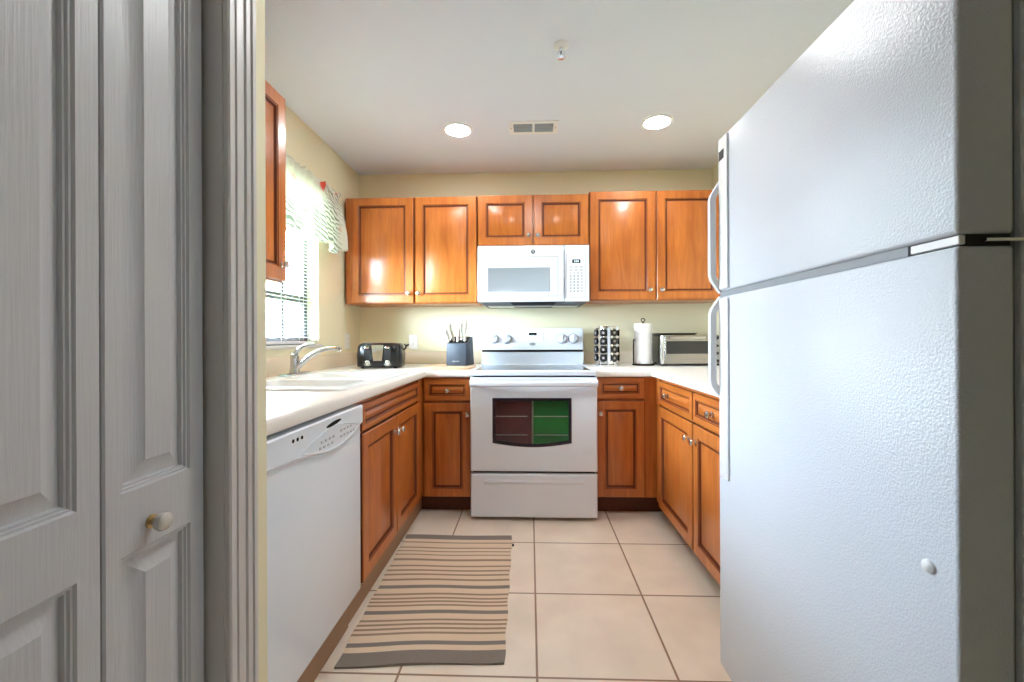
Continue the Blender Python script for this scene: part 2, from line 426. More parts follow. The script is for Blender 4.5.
bm = B(); box(bm, xf - 0.003, xf + 0.003, WY0 + 0.03, WY1 - 0.03, WZ0 + 0.03, WZ1 - 0.03); build('pane', bm, M['pane'], w1, smooth=False)
bm = B(); box(bm, XL - 0.075, XL + 0.018, WY0 - 0.02, WY1 + 0.02, WZ0 - 0.022, WZ0, 0.005); build('window_sill', bm, M['trim'], w1)

# blind inside the window reveal
bl = thing('window_blind', 'white mini blind with thin horizontal slats in the window above the sink', 'blind', (XL - 0.03, 2.29, WZ0))
bx = XL - 0.03
bm = B(); box(bm, bx - 0.014, bx + 0.014, WY0 + 0.012, WY1 - 0.012, 2.045, 2.078, 0.003); build('headrail', bm, M['blind'], bl)
bm = B()
for k in range(43):
    z = 1.125 + k * 0.0213
    a = 0.02
    pts = []
    for s in (-1, -0.5, 0, 0.5, 1):
        pts.append((bx + s * 0.0125 * math.cos(a), z - s * 0.0125 * math.sin(a) + 0.0018 * (1 - s * s)))
    r0 = [Vector((x, WY0 + 0.016, zz)) for x, zz in pts]; r1 = [Vector((x, WY1 - 0.016, zz)) for x, zz in pts]
    low = [p + Vector((0, 0, -0.0006)) for p in reversed(r0)]; low1 = [p + Vector((0, 0, -0.0006)) for p in reversed(r1)]
    loops(bm, [r0 + low, r1 + low1], [0, 0])
build('slats', bm, M['blind'], bl)
bm = B(); box(bm, bx - 0.013, bx + 0.013, WY0 + 0.014, WY1 - 0.014, 1.084, 1.102, 0.004)
build('bottom_rail', bm, M['blind'], bl)
bm = B()
for k in range(3): box(bm, bx - 0.0125, bx + 0.0125, WY0 + 0.016, WY1 - 0.016, 1.103 + k * 0.006, 1.1042 + k * 0.006)
build('stacked_slats', bm, M['blind'], bl)
for y in (2.02, 2.39, 2.58):
    bm = B(); tube(bm, [(bx + 0.014, y, 1.09), (bx + 0.014, y, 2.06)], 0.0012, 6); tube(bm, [(bx - 0.014, y, 1.09), (bx - 0.014, y, 2.06)], 0.0012, 6)
    build('ladder_cord', bm, M['cord'], bl)
bm = B(); tube(bm, [(bx + 0.022, 2.665, 1.42), (bx + 0.022, 2.665, 2.05)], 0.0014, 6)
lathe(bm, (bx + 0.022, 2.665, 1.37), (0, 0, 1), [(0.003, 0), (0.007, 0.012), (0.006, 0.035), (0.002, 0.05)], 10)
build('pull_cord', bm, M['cord'], bl)

# gathered valance over the window
va = thing('window_valance', 'short gathered white valance with grey leaf print and coral flower above window', 'valance', (XL + 0.04, 2.40, 1.72))
bm = B()
NY, NZ = 150, 22
grid = []
y0, y1 = 1.72, 2.985
for j in range(NZ + 1):
    f = j / NZ
    row = []
    for i in range(NY + 1):
        s = i / NY
        y = y0 + (y1 - y0) * s
        ph = s * 2 * PI * 17 + 0.8 * math.sin(s * 23)
        if f < 0.07: amp, off = 0.012, 0.042
        elif f < 0.14: amp, off = 0.004, 0.036
        else: amp, off = 0.006 + 0.020 * (f - .14), 0.038 + 0.045 * math.sin(min(1, (f - .14) / .8) * PI * 0.55)
        zb = 1.715 + 0.022 * math.sin(s * 2 * PI * 4.3 + 1) + 0.012 * math.sin(s * 2 * PI * 9 + 2)
        zt = 2.135 + 0.006 * math.sin(ph * 1.3)
        end = min(1.0, min(s, 1 - s) / 0.035)
        x = XL + 0.004 + (off + amp * math.sin(ph)) * math.sqrt(max(end, 0.0)) + 0.004
        row.append(bm.verts.new((x, y, zt + (zb - zt) * f)))
    grid.append(row)
for j in range(NZ):
    for i in range(NY):
        bm.faces.new((grid[j][i], grid[j][i + 1], grid[j + 1][i + 1], grid[j + 1][i]))
fab = build('fabric', bm, M['valance'], va)
md = fab.modifiers.new('thickness', 'SOLIDIFY'); md.thickness = 0.0015
bm = B(); tube(bm, [(XL + 0.001, 1.73, 2.09), (XL + 0.022, 1.74, 2.09), (XL + 0.022, 2.965, 2.09), (XL + 0.001, 2.975, 2.09)], 0.006, 8); build('curtain_rod', bm, M['trim'], va)

# ------------------------------------------------------------------ ceiling fittings
def can_light(x, y, label, lamp='lamp'):
    t = thing('recessed_ceiling_light', label, 'ceiling light', (x, y, ZC), 'recessed lights in the kitchen ceiling')
    bm = B(); lathe(bm, (x, y, ZC - 0.0002), (0, 0, -1), [(0.094, 0), (0.094, 0.004), (0.088, 0.007), (0.078, 0.006), (0.076, 0.002)], 40)
    build('trim_ring', bm, M['lamptrim'], t)
    bm = B(); lathe(bm, (x, y, ZC - 0.0010), (0, 0, -1), [(0.076, 0), (0.074, 0.0035), (0.06, 0.0055)], 40)
    build('bulb', bm, M[lamp], t)
can_light(-0.455, 2.70, 'round recessed light in the ceiling left of the air vent')
can_light(0.792, 2.655, 'round recessed light in the ceiling between the air vent and the refrigerator')
can_light(0.05, 1.53, 'added unseen fill light in the ceiling between the sprinkler and the closet door', 'fill_lamp')  # added fill lamp, out of view, to brighten the range front and floor
vt = thing('ceiling_vent', 'white rectangular air vent with two louvred openings in the ceiling', 'air vent', (0.03, 2.68, ZC))
bm = B()
vx0, vx1, vy0, vy1 = -0.128, 0.182, 2.603, 2.760
zt, zb = ZC - 0.0002, ZC - 0.008
ix = [vx0 + 0.030, vx0 + 0.148, vx0 + 0.163, vx1 - 0.030]
for a in ((vx0, ix[0], vy0, vy1), (ix[3], vx1, vy0, vy1), (ix[1], ix[2], vy0 + 0.026, vy1 - 0.026), (ix[0], ix[3], vy0, vy0 + 0.026), (ix[0], ix[3], vy1 - 0.026, vy1)):
    box(bm, a[0], a[1], a[2], a[3], zb, zt, 0.001, 1)
build('vent_frame', bm, M['lamptrim'], vt)
for a, b in ((ix[0], ix[1]), (ix[2], ix[3])):
    bm = B(); box(bm, a, b, vy0 + 0.026, vy1 - 0.026, ZC - 0.0025, ZC - 0.0004); bk = build('vent_opening', bm, mat('vent_shadow', srgb(96, 100, 106), 0.7), vt)
    bm = B()
    for k in range(5):
        y = vy0 + 0.036 + k * 0.021
        prism(bm, [Vector((a, y, ZC - 0.003)), Vector((a, y + 0.009, ZC - 0.0075)), Vector((a, y + 0.010, ZC - 0.0068)), Vector((a, y + 0.001, ZC - 0.003))], (b - a, 0, 0))
    build('louvres', bm, M['greyplastic'], vt)
for x in (vx0 + 0.014, vx1 - 0.014):
    bm = B(); lathe(bm, (x, 2.681, zb), (0, 0, -1), [(0.005, 0), (0.004, 0.0015), (0.001, 0.002)], 12); build('screw', bm, M['nickel'], vt)
sp = thing('fire_sprinkler', 'small chrome fire sprinkler hanging from the ceiling', 'sprinkler', (0.147, 1.94, ZC))
bm = B(); lathe(bm, (0.147, 1.94, ZC - 0.0002), (0, 0, -1), [(0.036, 0), (0.036, 0.003), (0.028, 0.008), (0.016, 0.010)], 28); build('escutcheon', bm, M['lamptrim'], sp)
bm = B(); lathe(bm, (0.147, 1.94, ZC - 0.009), (0, 0, -1), [(0.010, 0), (0.010, 0.014), (0.007, 0.016), (0.007, 0.02)], 16)
build('nozzle', bm, M['chrome'], sp)
bm = B()
for s in (-1, 1): tube(bm, curve([(0.147 + s * 0.008, 1.94, ZC - 0.026), (0.147 + s * 0.015, 1.94, ZC - 0.038), (0.147 + s * 0.004, 1.94, ZC - 0.054)], 4), 0.0025, 8)
build('frame_arms', bm, M['chrome'], sp)
bm = B(); lathe(bm, (0.147, 1.94, ZC - 0.053), (0, 0, -1), [(0.004, 0), (0.019, 0.001), (0.019, 0.003), (0.004, 0.005)], 16); build('deflector', bm, M['chrome'], sp)
bm = B(); lathe(bm, (0.147, 1.94, ZC - 0.028), (0, 0, -1), [(0.003, 0), (0.0035, 0.024)], 10); build('glass_bulb', bm, M['black'], sp)

# ------------------------------------------------------------------ wall cabinets
def front(name, parent, face, at, u0, u1, v0, v1, horiz=False, frame=0.062, slope=0.03, gw=0.013):
    bm = B(); raised_panel(bm, face, at, u0, u1, v0, v1, frame=frame, slope=slope, gw=gw)
    return build(name, bm, [M['woodh'] if horiz else M['wood'], M['glaze_shade']], parent)

def carcass(parent, x0, x1, y0, y1, z0, z1):
    bm = B(); box(bm, x0, x1, y0, y1, z0, z1, 0.002, 1); return build('carcass', bm, M['wood'], parent)

def upper(label, x0, x1, z0, z1, doors, knobs):
    t = thing('wall_cabinet', label, 'wall cabinet', ((x0 + x1) / 2, 3.24, z0), 'maple wall cabinets')
    carcass(t, x0, x1, 3.101, YB - 0.0005, z0, z1)
    for (a, b), kx in zip(doors, knobs):
        d = front('door', t, '-Y', 3.08, a, b, z0 + 0.006, z1 - 0.006)
        knob('knob', d, (kx, 3.08, z0 + 0.075), (0, -1, 0))
    return t
upper('tall two-door maple wall cabinet left of the microwave, above the black toaster', -1.362, -0.384, 1.372, 2.158, [(-1.318, -0.852), (-0.838, -0.388)], (-0.886, -0.812))
upper('short two-door maple wall cabinet directly above the microwave', -0.380, 0.430, 1.785, 2.162, [(-0.374, 0.022), (0.032, 0.426)], (-0.006, 0.060))
upper('tall two-door maple wall cabinet right of the microwave, above the toaster oven', 0.434, 1.376, 1.385, 2.178, [(0.438, 0.903), (0.915, 1.372)], (0.866, 0.950))
t = thing('wall_cabinet', 'maple wall cabinet on the left wall beside the window, partly hidden by the door casing', 'wall cabinet', (-1.22, 1.40, 1.372), 'maple wall cabinets')
carcass(t, XL + 0.0005, -1.071, 0.9925, 1.802, 1.358, 2.158)
for a, b, k in ((0.998, 1.393, 1.034), (1.402, 1.797, 1.762)):
    d = front('door', t, '+X', -1.05, a, b, 1.364, 2.152); knob('knob', d, (-1.05, k, 1.43), (1, 0, 0))

# ------------------------------------------------------------------ base cabinets
ZCB = 0.872
# sink base on the left wall
t = thing('base_cabinet', 'maple sink base cabinet with two doors between the dishwasher and the corner', 'base cabinet', (-1.0, 2.15, 0), 'maple base cabinets')
xl = -0.675
bm = B(); box(bm, XL + 0.001, xl - 0.021, 1.63, 2.682, 0.12, ZCB - 0.19, 0.002, 1); box(bm, xl - 0.06, xl - 0.021, 1.63, 2.682, 0.12, ZCB - 0.0005, 0.002, 1); build('carcass', bm, M['wood'], t)
bm = B(); box(bm, XL + 0.02, -0.712, 1.63, 2.748, 0.0005, 0.12); build('toe_kick', bm, M['base'], t, smooth=False)
front('false_drawer_front', t, '+X', xl, 1.690, 2.553, 0.740, 0.850, True, frame=0.030, slope=0.016, gw=0.009)
for a, b, k in ((1.690, 2.122, 2.090), (2.134, 2.553, 2.166)):
    d = front('door', t, '+X', xl, a, b, 0.128, 0.728); knob('knob', d, (xl, k, 0.648), (1, 0, 0))
bm = B(); box(bm, xl - 0.021, xl - 0.010, 2.562, 2.672, 0.12, ZCB - 0.0005, 0.002, 1); build('filler_strip', bm, M['wood'], t)
# left of the range
t = thing('base_cabinet', 'narrow maple base cabinet with one drawer left of the oven range', 'base cabinet', (-0.53, 3.0, 0), 'maple base cabinets')
carcass(t, -0.694, -0.3735, 2.685, YB - 0.001, 0.108, ZCB - 0.0005)
bm = B(); box(bm, -0.711, -0.3735, 2.75, 2.80, 0.0005, 0.108); build('toe_kick', bm, M['kick'], t, smooth=False)
d = front('drawer', t, '-Y', 2.664, -0.672, -0.376, 0.722, 0.858, True, frame=0.038, slope=0.014, gw=0.009); knob('knob', d, (-0.525, 2.664, 0.785), (0, -1, 0))
d = front('door', t, '-Y', 2.664, -0.672, -0.376, 0.114, 0.708, frame=0.058); knob('knob', d, (-0.399, 2.664, 0.636), (0, -1, 0))
# right of the range
t = thing('base_cabinet', 'narrow maple base cabinet with one drawer right of the oven range', 'base cabinet', (0.56, 3.0, 0), 'maple base cabinets')
carcass(t, 0.4125, 0.796, 2.685, YB - 0.001, 0.112, ZCB - 0.0005)
bm = B(); box(bm, 0.4125, 0.85, 2.75, 2.80, 0.0005, 0.112); build('toe_kick', bm, M['kick'], t, smooth=False)
d = front('drawer', t, '-Y', 2.664, 0.416, 0.712, 0.735, 0.866, True, frame=0.038, slope=0.014, gw=0.009); knob('knob', d, (0.565, 2.664, 0.801), (0, -1, 0))
d = front('door', t, '-Y', 2.664, 0.416, 0.712, 0.122, 0.722, frame=0.058); knob('knob', d, (0.441, 2.664, 0.644), (0, -1, 0))
# right wall run
t = thing('base_cabinet', 'long maple base cabinet with two drawers on the right, beside the refrigerator', 'base cabinet', (1.1, 2.1, 0), 'maple base cabinets')
xr = 0.775
carcass(t, xr + 0.022, XR - 0.001, 1.40, 2.684, 0.10, ZCB - 0.0005)
bm = B(); box(bm, xr + 0.085, XR - 0.02, 1.40, 2.749, 0.0005, 0.10); build('toe_kick', bm, M['kick'], t, smooth=False)
for a, b, k, kd in ((2.068, 2.596, 2.110, 2.42), (1.50, 2.052, 2.020, 1.84)):
    d = front('drawer', t, '-X', xr, a, b, 0.716, 0.852, True, frame=0.034, slope=0.016, gw=0.009); knob('knob', d, (xr, kd, 0.785), (-1, 0, 0))
    d = front('door', t, '-X', xr, a, b, 0.092, 0.702); knob('knob', d, (xr, k, 0.622), (-1, 0, 0))
bm = B(); box(bm, xr + 0.010, xr + 0.0225, 2.606, 2.668, 0.10, ZCB - 0.0005, 0.002, 1); build('filler_strip', bm, M['wood'], t)

# ------------------------------------------------------------------ countertops
def countertop(name, label, xs, ys, keep, splash, loc, front_lines):
    t = thing(name, label, 'countertop', loc, 'white laminate countertops')
    bm = B(); V = {}
    def v(i, j):
        if (i, j) not in V: V[(i, j)] = bm.verts.new((xs[i], ys[j], 0.914))
        return V[(i, j)]
    fs = [bm.faces.new((v(i, j), v(i + 1, j), v(i + 1, j + 1), v(i, j + 1))) for i in range(len(xs) - 1) for j in range(len(ys) - 1) if keep(i, j)]
    r = bmesh.ops.extrude_face_region(bm, geom=fs)
    for g in r['geom']:
        if isinstance(g, bmesh.types.BMVert): g.co.z = ZCB
    bm.normal_update()
    es = []
    for e in bm.edges:
        a, b = e.verts
        if abs(a.co.z - b.co.z) < 1e-6:
            for ax, val, lo, hi in front_lines:
                if abs(a.co[ax] - val) < 1e-5 and abs(b.co[ax] - val) < 1e-5 and lo - 1e-4 <= min(a.co[1 - ax], b.co[1 - ax]) and max(a.co[1 - ax], b.co[1 - ax]) <= hi + 1e-4:
                    if len(e.link_faces) == 2 and e.calc_face_angle(0) > 0.5: es.append(e)
    bmesh.ops.bevel(bm, geom=es, offset=0.010, segments=3, profile=0.5, affect='EDGES')
    build('worktop', bm, M['counter'], t)
    bm = B()
    for s in splash: box(bm, *s, 0.9142, 1.012, 0.004)
    build('backsplash', bm, mat('beige_backsplash_laminate', srgb(226, 210, 186), 0.35), t)
    return t
SX0, SX1, SY0, SY1 = -1.28, -0.735, 1.63, 2.44
countertop('countertop', 'white laminate countertop along the left wall holding the sink and toaster',
           [XL + 0.0005, SX0, SX1, -0.650, -0.3725], [0.9925, SY0, SY1, 2.636, YB - 0.0005],
           lambda i, j: (j == 3) or (i < 3 and not (i == 1 and j == 1)),
           [(XL + 0.0005, XL + 0.02, 0.9925, YB - 0.0005), (XL + 0.0205, -0.3725, YB - 0.02, YB - 0.0005)],
           (-1.0, 2.2, ZCB), [(0, -0.650, 0.99, 2.636), (1, 2.636, -0.650, -0.372)])
countertop('countertop', 'white laminate countertop right of the range holding the toaster oven',
           [0.4115, 0.752, XR - 0.0005], [1.385, 2.636, YB - 0.0005],
           lambda i, j: j == 1 or i == 1,
           [(XR - 0.02, XR - 0.0005, 1.385, YB - 0.0005), (0.4115, XR - 0.0205, YB - 0.02, YB - 0.0005)],
           (1.0, 2.5, ZCB), [(0, 0.752, 1.38, 2.636), (1, 2.636, 0.41, 0.752)])

# sink
t = thing('kitchen_sink', 'white double-bowl drop-in sink in the countertop under the window', 'sink', (-1.0, 2.03, 0.914))
bm = B()
def rr(x0, x1, y0, y1, r, z, n=6):
    out = []
    for cx, cy, a0 in ((x1 - r, y1 - r, 0), (x0 + r, y1 - r, PI / 2), (x0 + r, y0 + r, PI), (x1 - r, y0 + r, 1.5 * PI)):
        for k in range(n + 1):
            a = a0 + PI / 2 * k / n; out.append(Vector((cx + r * math.cos(a), cy + r * math.sin(a), z)))
    return out
ZR = 0.9145
RX0, RX1, RY0, RY1 = -1.315, -0.700, 1.600, 2.470
# rim sheet with two bowl openings
bowls = [(-1.215, -0.755, 1.665, 2.005), (-1.215, -0.755, 2.045, 2.405)]
outer = [rr(RX0, RX1, RY0, RY1, 0.05, ZR), rr(RX0 + .003, RX1 - .003, RY0 + .003, RY1 - .003, 0.048, ZR + 0.008), rr(RX0 + .012, RX1 - .012, RY0 + .012, RY1 - .012, 0.042, ZR + 0.0105)]
loops(bm, outer, [0, 0, 0], cap0=False, cap1=False)
bm.verts.ensure_lookup_table()
edge_loops = []
n1 = len(outer[0])
top_loop = [bm.verts[2 * n1 + k] for k in range(n1)]
edges = [bm.edges.get((top_loop[k], top_loop[(k + 1) % n1])) for k in range(n1)]
for b in bowls:
    prof = [(0, 0.0105, 0.045), (0.006, 0.004, 0.042), (0.010, -0.02, 0.04), (0.018, -0.15, 0.05), (0.05, -0.175, 0.06)]
    rings = [rr(b[0] + i, b[1] - i, b[2] + i, b[3] - i, r, ZR + d) for i, d, r in prof]
    k0 = len(bm.verts)
    loops(bm, rings, [0] * 5, cap0=False, cap1=True)
    bm.verts.ensure_lookup_table()
    nl = len(rings[0]); vs = [bm.verts[k0 + k] for k in range(nl)]
    edges += [bm.edges.get((vs[k], vs[(k + 1) % nl])) for k in range(nl)]
bmesh.ops.triangle_fill(bm, use_beauty=True, use_dissolve=False, edges=edges)
build('basin', bm, M['sink'], t)
for b in bowls:
    bm = B(); lathe(bm, ((b[0] + b[1]) / 2, (b[2] + b[3]) / 2, ZR - 0.1748), (0, 0, 1), [(0.045, 0), (0.045, 0.003), (0.036, 0.004), (0.02, 0.002)], 20); build('drain', bm, M['chrome'], t)
# faucet
t = thing('kitchen_faucet', 'chrome single-lever faucet on the back rim of the sink', 'faucet', (-1.262, 2.23, 0.925))
fx, fy, fz = -1.262, 2.23, 0.9252
bm = B(); loops(bm, [rr(fx - 0.028, fx + 0.028, fy - 0.125, fy + 0.125, 0.027, fz), rr(fx - 0.028, fx + 0.028, fy - 0.125, fy + 0.125, 0.027, fz + 0.006), rr(fx - 0.022, fx + 0.022, fy - 0.119, fy + 0.119, 0.021, fz + 0.010)], [0, 0, 0]); build('base_plate', bm, M['faucet'], t)
bm = B(); lathe(bm, (fx, fy, fz + 0.008), (0, 0, 1), [(0.026, 0), (0.025, 0.012), (0.021, 0.03), (0.0205, 0.075), (0.022, 0.085), (0.019, 0.098), (0.008, 0.105)], 24); build('body', bm, M['faucet'], t)
bm = B(); pts = curve([(fx + 0.010, fy, fz + 0.035), (fx + 0.050, fy + 0.004, fz + 0.072), (fx + 0.100, fy + 0.008, fz + 0.110), (fx + 0.160, fy + 0.012, fz + 0.135), (fx + 0.215, fy + 0.016, fz + 0.141), (fx + 0.238, fy + 0.018, fz + 0.136)], 5)
tube(bm, pts, [0.017 - 0.006 * min(1, k / 18) for k in range(len(pts))], 14)
lathe(bm, pts[-1] + Vector((-0.004, 0, 0.004)), (0.3, 0, -1), [(0.0125, -0.004), (0.0135, 0.0), (0.0135, 0.014), (0.010, 0.018)], 14)
build('spout', bm, M['faucet'], t)
bm = B(); pts = curve([(fx - 0.002, fy, fz + 0.095), (fx + 0.012, fy, fz + 0.120), (fx + 0.040, fy - 0.004, fz + 0.146), (fx + 0.080, fy - 0.008, fz + 0.160), (fx + 0.118, fy - 0.01, fz + 0.163)], 5)
tube(bm, pts, [0.014 - 0.007 * k / (len(pts) - 1) for k in range(len(pts))], 12, flat=0.7); build('lever_handle', bm, M['faucet'], t)

# ------------------------------------------------------------------ dishwasher
t = thing('dishwasher', 'white built-in dishwasher under the left countertop', 'dishwasher', (-1.0, 1.31, 0))
DY0, DY1, DX = 1.000, 1.618, -0.655
bm = B(); box(bm, XL + 0.05, DX - 0.042, DY0 + 0.002, DY1 - 0.002, 0.11, ZCB - 0.012, 0.003, 1); build('tub', bm, M['greyplastic'], t)
bm = B(); box(bm, XL + 0.05, -0.706, DY0 + 0.004, DY1 - 0.004, 0.0005, 0.11); build('toe_kick', bm, M['base'], t, smooth=False)
bm = B(); box(bm, DX - 0.040, DX, DY0, DY1, 0.150, 0.800, 0.009, 3); build('door', bm, M['appl'], t)
low = [(1.000, 0.786), (1.10, 0.783), (1.20, 0.772), (1.28, 0.758), (1.34, 0.749), (1.396, 0.746), (1.45, 0.750), (1.50, 0.760), (1.568, 0.780), (1.618, 0.792)]
lowc = [(p.x, p.y) for p in curve([(a, b, 0) for a, b in low], 3)]
bm = B()
poly = lambda i, x: [Vector((x, min(max(y, DY0 + i), DY1 - i), z + i)) for y, z in lowc] + [Vector((x, DY1 - i, 0.861 - i)), Vector((x, DY0 + i, 0.861 - i))]
loops(bm, [poly(0, DX - 0.04), poly(0, DX + 0.003), poly(0.004, DX + 0.009)], [0, 0, 0])
cs = build('console', bm, M['appl'], t)
bm = B()   # lens-shaped raised control field
top = [(1.165, 0.787), (1.22, 0.806), (1.301, 0.824), (1.37, 0.829), (1.45, 0.824), (1.53, 0.808), (1.590, 0.792)]
bot = [(1.52, 0.772), (1.45, 0.758), (1.396, 0.754), (1.32, 0.758), (1.24, 0.771)]
ring = lambda d, k: [Vector((DX + d, 1.385 + (y - 1.385) * k, 0.790 + (z - 0.790) * k)) for y, z in top + bot]
loops(bm, [ring(0.0088, 1.0), ring(0.0115, 0.985), ring(0.0115, 0.955), ring(0.0095, 0.93)], [0, 0, 0, 0])
cp = build('control_panel', bm, M['appl'], t)
bm = B(); lz = [Vector((DX + 0.010, 1.372 + 0.052 * math.cos(a), 0.838 + 0.0065 * math.sin(a) + 0.004 * math.cos(a))) for a in [2 * PI * k / 24 for k in range(24)]]
prism(bm, lz, (0.0012, 0, 0)); build('latch_recess', bm, M['black'], t, label='dark oval latch recess')
bm = B()
for y in (1.133, 1.155, 1.178): lathe(bm, (DX + 0.0088, y, 0.836), (1, 0, 0), [(0.0055, 0), (0.0055, 0.0012), (0.004, 0.0016)], 14)
build('indicator_lights', bm, M['black'], t)
for r, row in enumerate(((0.795, 1.285, 4), (0.777, 1.275, 4), (0.803, 1.42, 4), (0.783, 1.42, 5))):
    z, y, n = row
    for k in range(n):
        bm = B(); box(bm, DX + 0.0094, DX + 0.0108, y + k * 0.026, y + k * 0.026 + 0.014, z - 0.004, z + 0.004, 0.001, 1); build('button', bm, M['palegrey'], cp)

# ------------------------------------------------------------------ range
t = thing('oven_range', 'white freestanding electric range with oven between the base cabinets', 'range', (0.02, 2.95, 0))
rx0, rx1, ry = -0.366, 0.406, 2.575
bm = B(); box(bm, rx0 + 0.002, rx1 - 0.002, ry + 0.062, 3.31, 0.035, 0.900, 0.003, 1); build('body', bm, M['appl'], t)
bm = B(); box(bm, rx0 + 0.008, rx1 - 0.008, ry + 0.049, ry + 0.0615, 0.035, 0.886); build('front_gap_liner', bm, M['blackgap'], t, smooth=False)
for x in (rx0 + 0.06, rx1 - 0.06):
    for y in (2.66, 3.24):
        bm = B(); lathe(bm, (x, y, 0.0005), (0, 0, 1), [(0.020, 0), (0.020, 0.008), (0.010, 0.012), (0.010, 0.036)], 16); build('foot', bm, M['black'], t)
# storage drawer with scooped grip
bm = B(); U, V, N = AX['-Y']; o = base_org('-Y', ry + 0.004)
rg = lambda i, d: rect(o, U, V, N, rx0 + i, rx1 - i, 0.022 + i, 0.288 - i, d)
loops(bm, [rg(0, -0.03), rg(0, -0.008), rg(0.008, 0)], [0, 0, 0])
dr = build('storage_drawer', bm, M['appl'], t)
bm = B()
gp = curve([(-0.285, 0, 0.266), (-0.17, 0, 0.258), (0.02, 0, 0.251), (0.21, 0, 0.258), (0.325, 0, 0.266)], 5)
up = [Vector((p.x, ry + 0.0038, p.z)) for p in gp]
mid = [Vector((p.x, ry - 0.003, 0.240 + (p.z - 0.25) * .2)) for p in gp]
dn = [Vector((p.x, ry + 0.0038, 0.224)) for p in gp]
loops(bm, [up, mid, dn], [0, 0, 0], cap0=False, cap1=False, closed=False)
build('drawer_grip', bm, M['appl'], dr)
# oven door: slab with a window opening
wx0, wx1, wz0, wz1 = -0.226, 0.246, 0.482, 0.748
bm = B(); o = base_org('-Y', ry)
def wopen(i, d, n=14):
    pts = [o + U * (wx0 + i) + V * (wz1 - i) + N * d, o + U * (wx0 + i) + V * (wz0 + i) + N * d]
    for k in range(1, n):
        s = k / n; pts.append(o + U * (wx0 + i + (wx1 - wx0 - 2 * i) * s) + V * (wz0 + i - 0.024 * math.sin(PI * s)) + N * d)
    return pts + [o + U * (wx1 - i) + V * (wz0 + i) + N * d, o + U * (wx1 - i) + V * (wz1 - i) + N * d]
outer_rings = [rect(o, U, V, N, rx0 + i, rx1 - i, 0.304 + i, 0.876 - i, d) for i, d in ((0, -0.045), (0, -0.008), (0.008, 0))]
loops(bm, outer_rings, [0, 0, 0], cap0=False, cap1=False)
bm.verts.ensure_lookup_table(); ol = [bm.verts[8 + k] for k in range(4)]
k0 = len(bm.verts); wr = [wopen(0, 0), wopen(0.001, -0.045)]
loops(bm, wr, [0, 0], cap0=False, cap1=False); bm.verts.ensure_lookup_table()
nw = len(wr[0]); il = [bm.verts[k0 + k] for k in range(nw)]
bmesh.ops.triangle_fill(bm, use_beauty=True, use_dissolve=False, edges=[bm.edges.get((ol[k], ol[(k + 1) % 4])) for k in range(4)] + [bm.edges.get((il[k], il[(k + 1) % nw])) for k in range(nw)])
od = build('oven_door', bm, M['appl'], t)
bm = B(); loops(bm, [wopen(-0.004, 0.0004), wopen(-0.004, 0.0024), wopen(0.012, 0.0024), wopen(0.014, -0.006)], [0] * 4, cap0=False, cap1=False)
wfm = build('window_frame', bm, mat('black_plum_window_band', srgb(44, 34, 48), 0.2), od, label='dark band around the oven window')
bm = B(); loops(bm, [wopen(0.0125, -0.004), wopen(0.0125, -0.0055)], [0, 0]); build('window_glass', bm, M['ovenglass'], od, smooth=False)
bm = B(); xm = 0.012
box(bm, wx0 + 0.004, xm, ry + 0.042, ry + 0.046, wz0 - 0.026, wz1); build('backing_panel', bm, M['maroon'], od, smooth=False, label='dark maroon half behind the oven glass')  # maroon and green panels set behind the glass give its two tones
bm = B(); box(bm, xm, wx1 - 0.004, ry + 0.042, ry + 0.046, wz0 - 0.026, wz1); build('backing_panel', bm, M['green'], od, smooth=False, label='green half behind the oven glass')
bm = B(); tube(bm, [(xm + 0.001, ry + 0.036, wz0 - 0.012), (xm + 0.002, ry + 0.036, wz1 - 0.02)], 0.0055, 10); build('divider_rod', bm, mat('dull_steel_rod', (0.36, 0.36, 0.30, 1), 0.35, 0.7), od)
for z in (0.634, 0.520):
    bm = B(); tube(bm, [(wx0 + 0.014, ry + 0.034, z), (xm - 0.03, ry + 0.034, z)], 0.003, 8); tube(bm, [(xm + 0.012, ry + 0.034, z), (wx1 - 0.014, ry + 0.034, z)], 0.003, 8); build('rack_rod', bm, M['steel'], od)
# door handle: a full-width bowed bar
bm = B()
hs = []
for k in range(25):
    s = k / 24; x = rx0 + 0.002 + (rx1 - rx0 - 0.004) * s
    e = 1 - (2 * s - 1) ** 8
    yc = ry - 0.030 - 0.022 * math.sin(PI * s)
    hh = 0.021 - 0.005 * math.sin(PI * s) ** 0.5 ; zc = 0.842
    sec = []
    for a in range(14):
        an = 2 * PI * a / 14
        sec.append(Vector((x, yc + 0.017 * math.cos(an), zc + hh * math.copysign(abs(math.sin(an)) ** 0.7, math.sin(an)))))
    hs.append(sec)
loops(bm, hs, [0] * 25)
for x in (rx0 + 0.004, rx1 - 0.044): box(bm, x, x + 0.04, ry - 0.035, ry + 0.002, 0.824, 0.861, 0.006)
build('door_handle', bm, M['appl'], od)
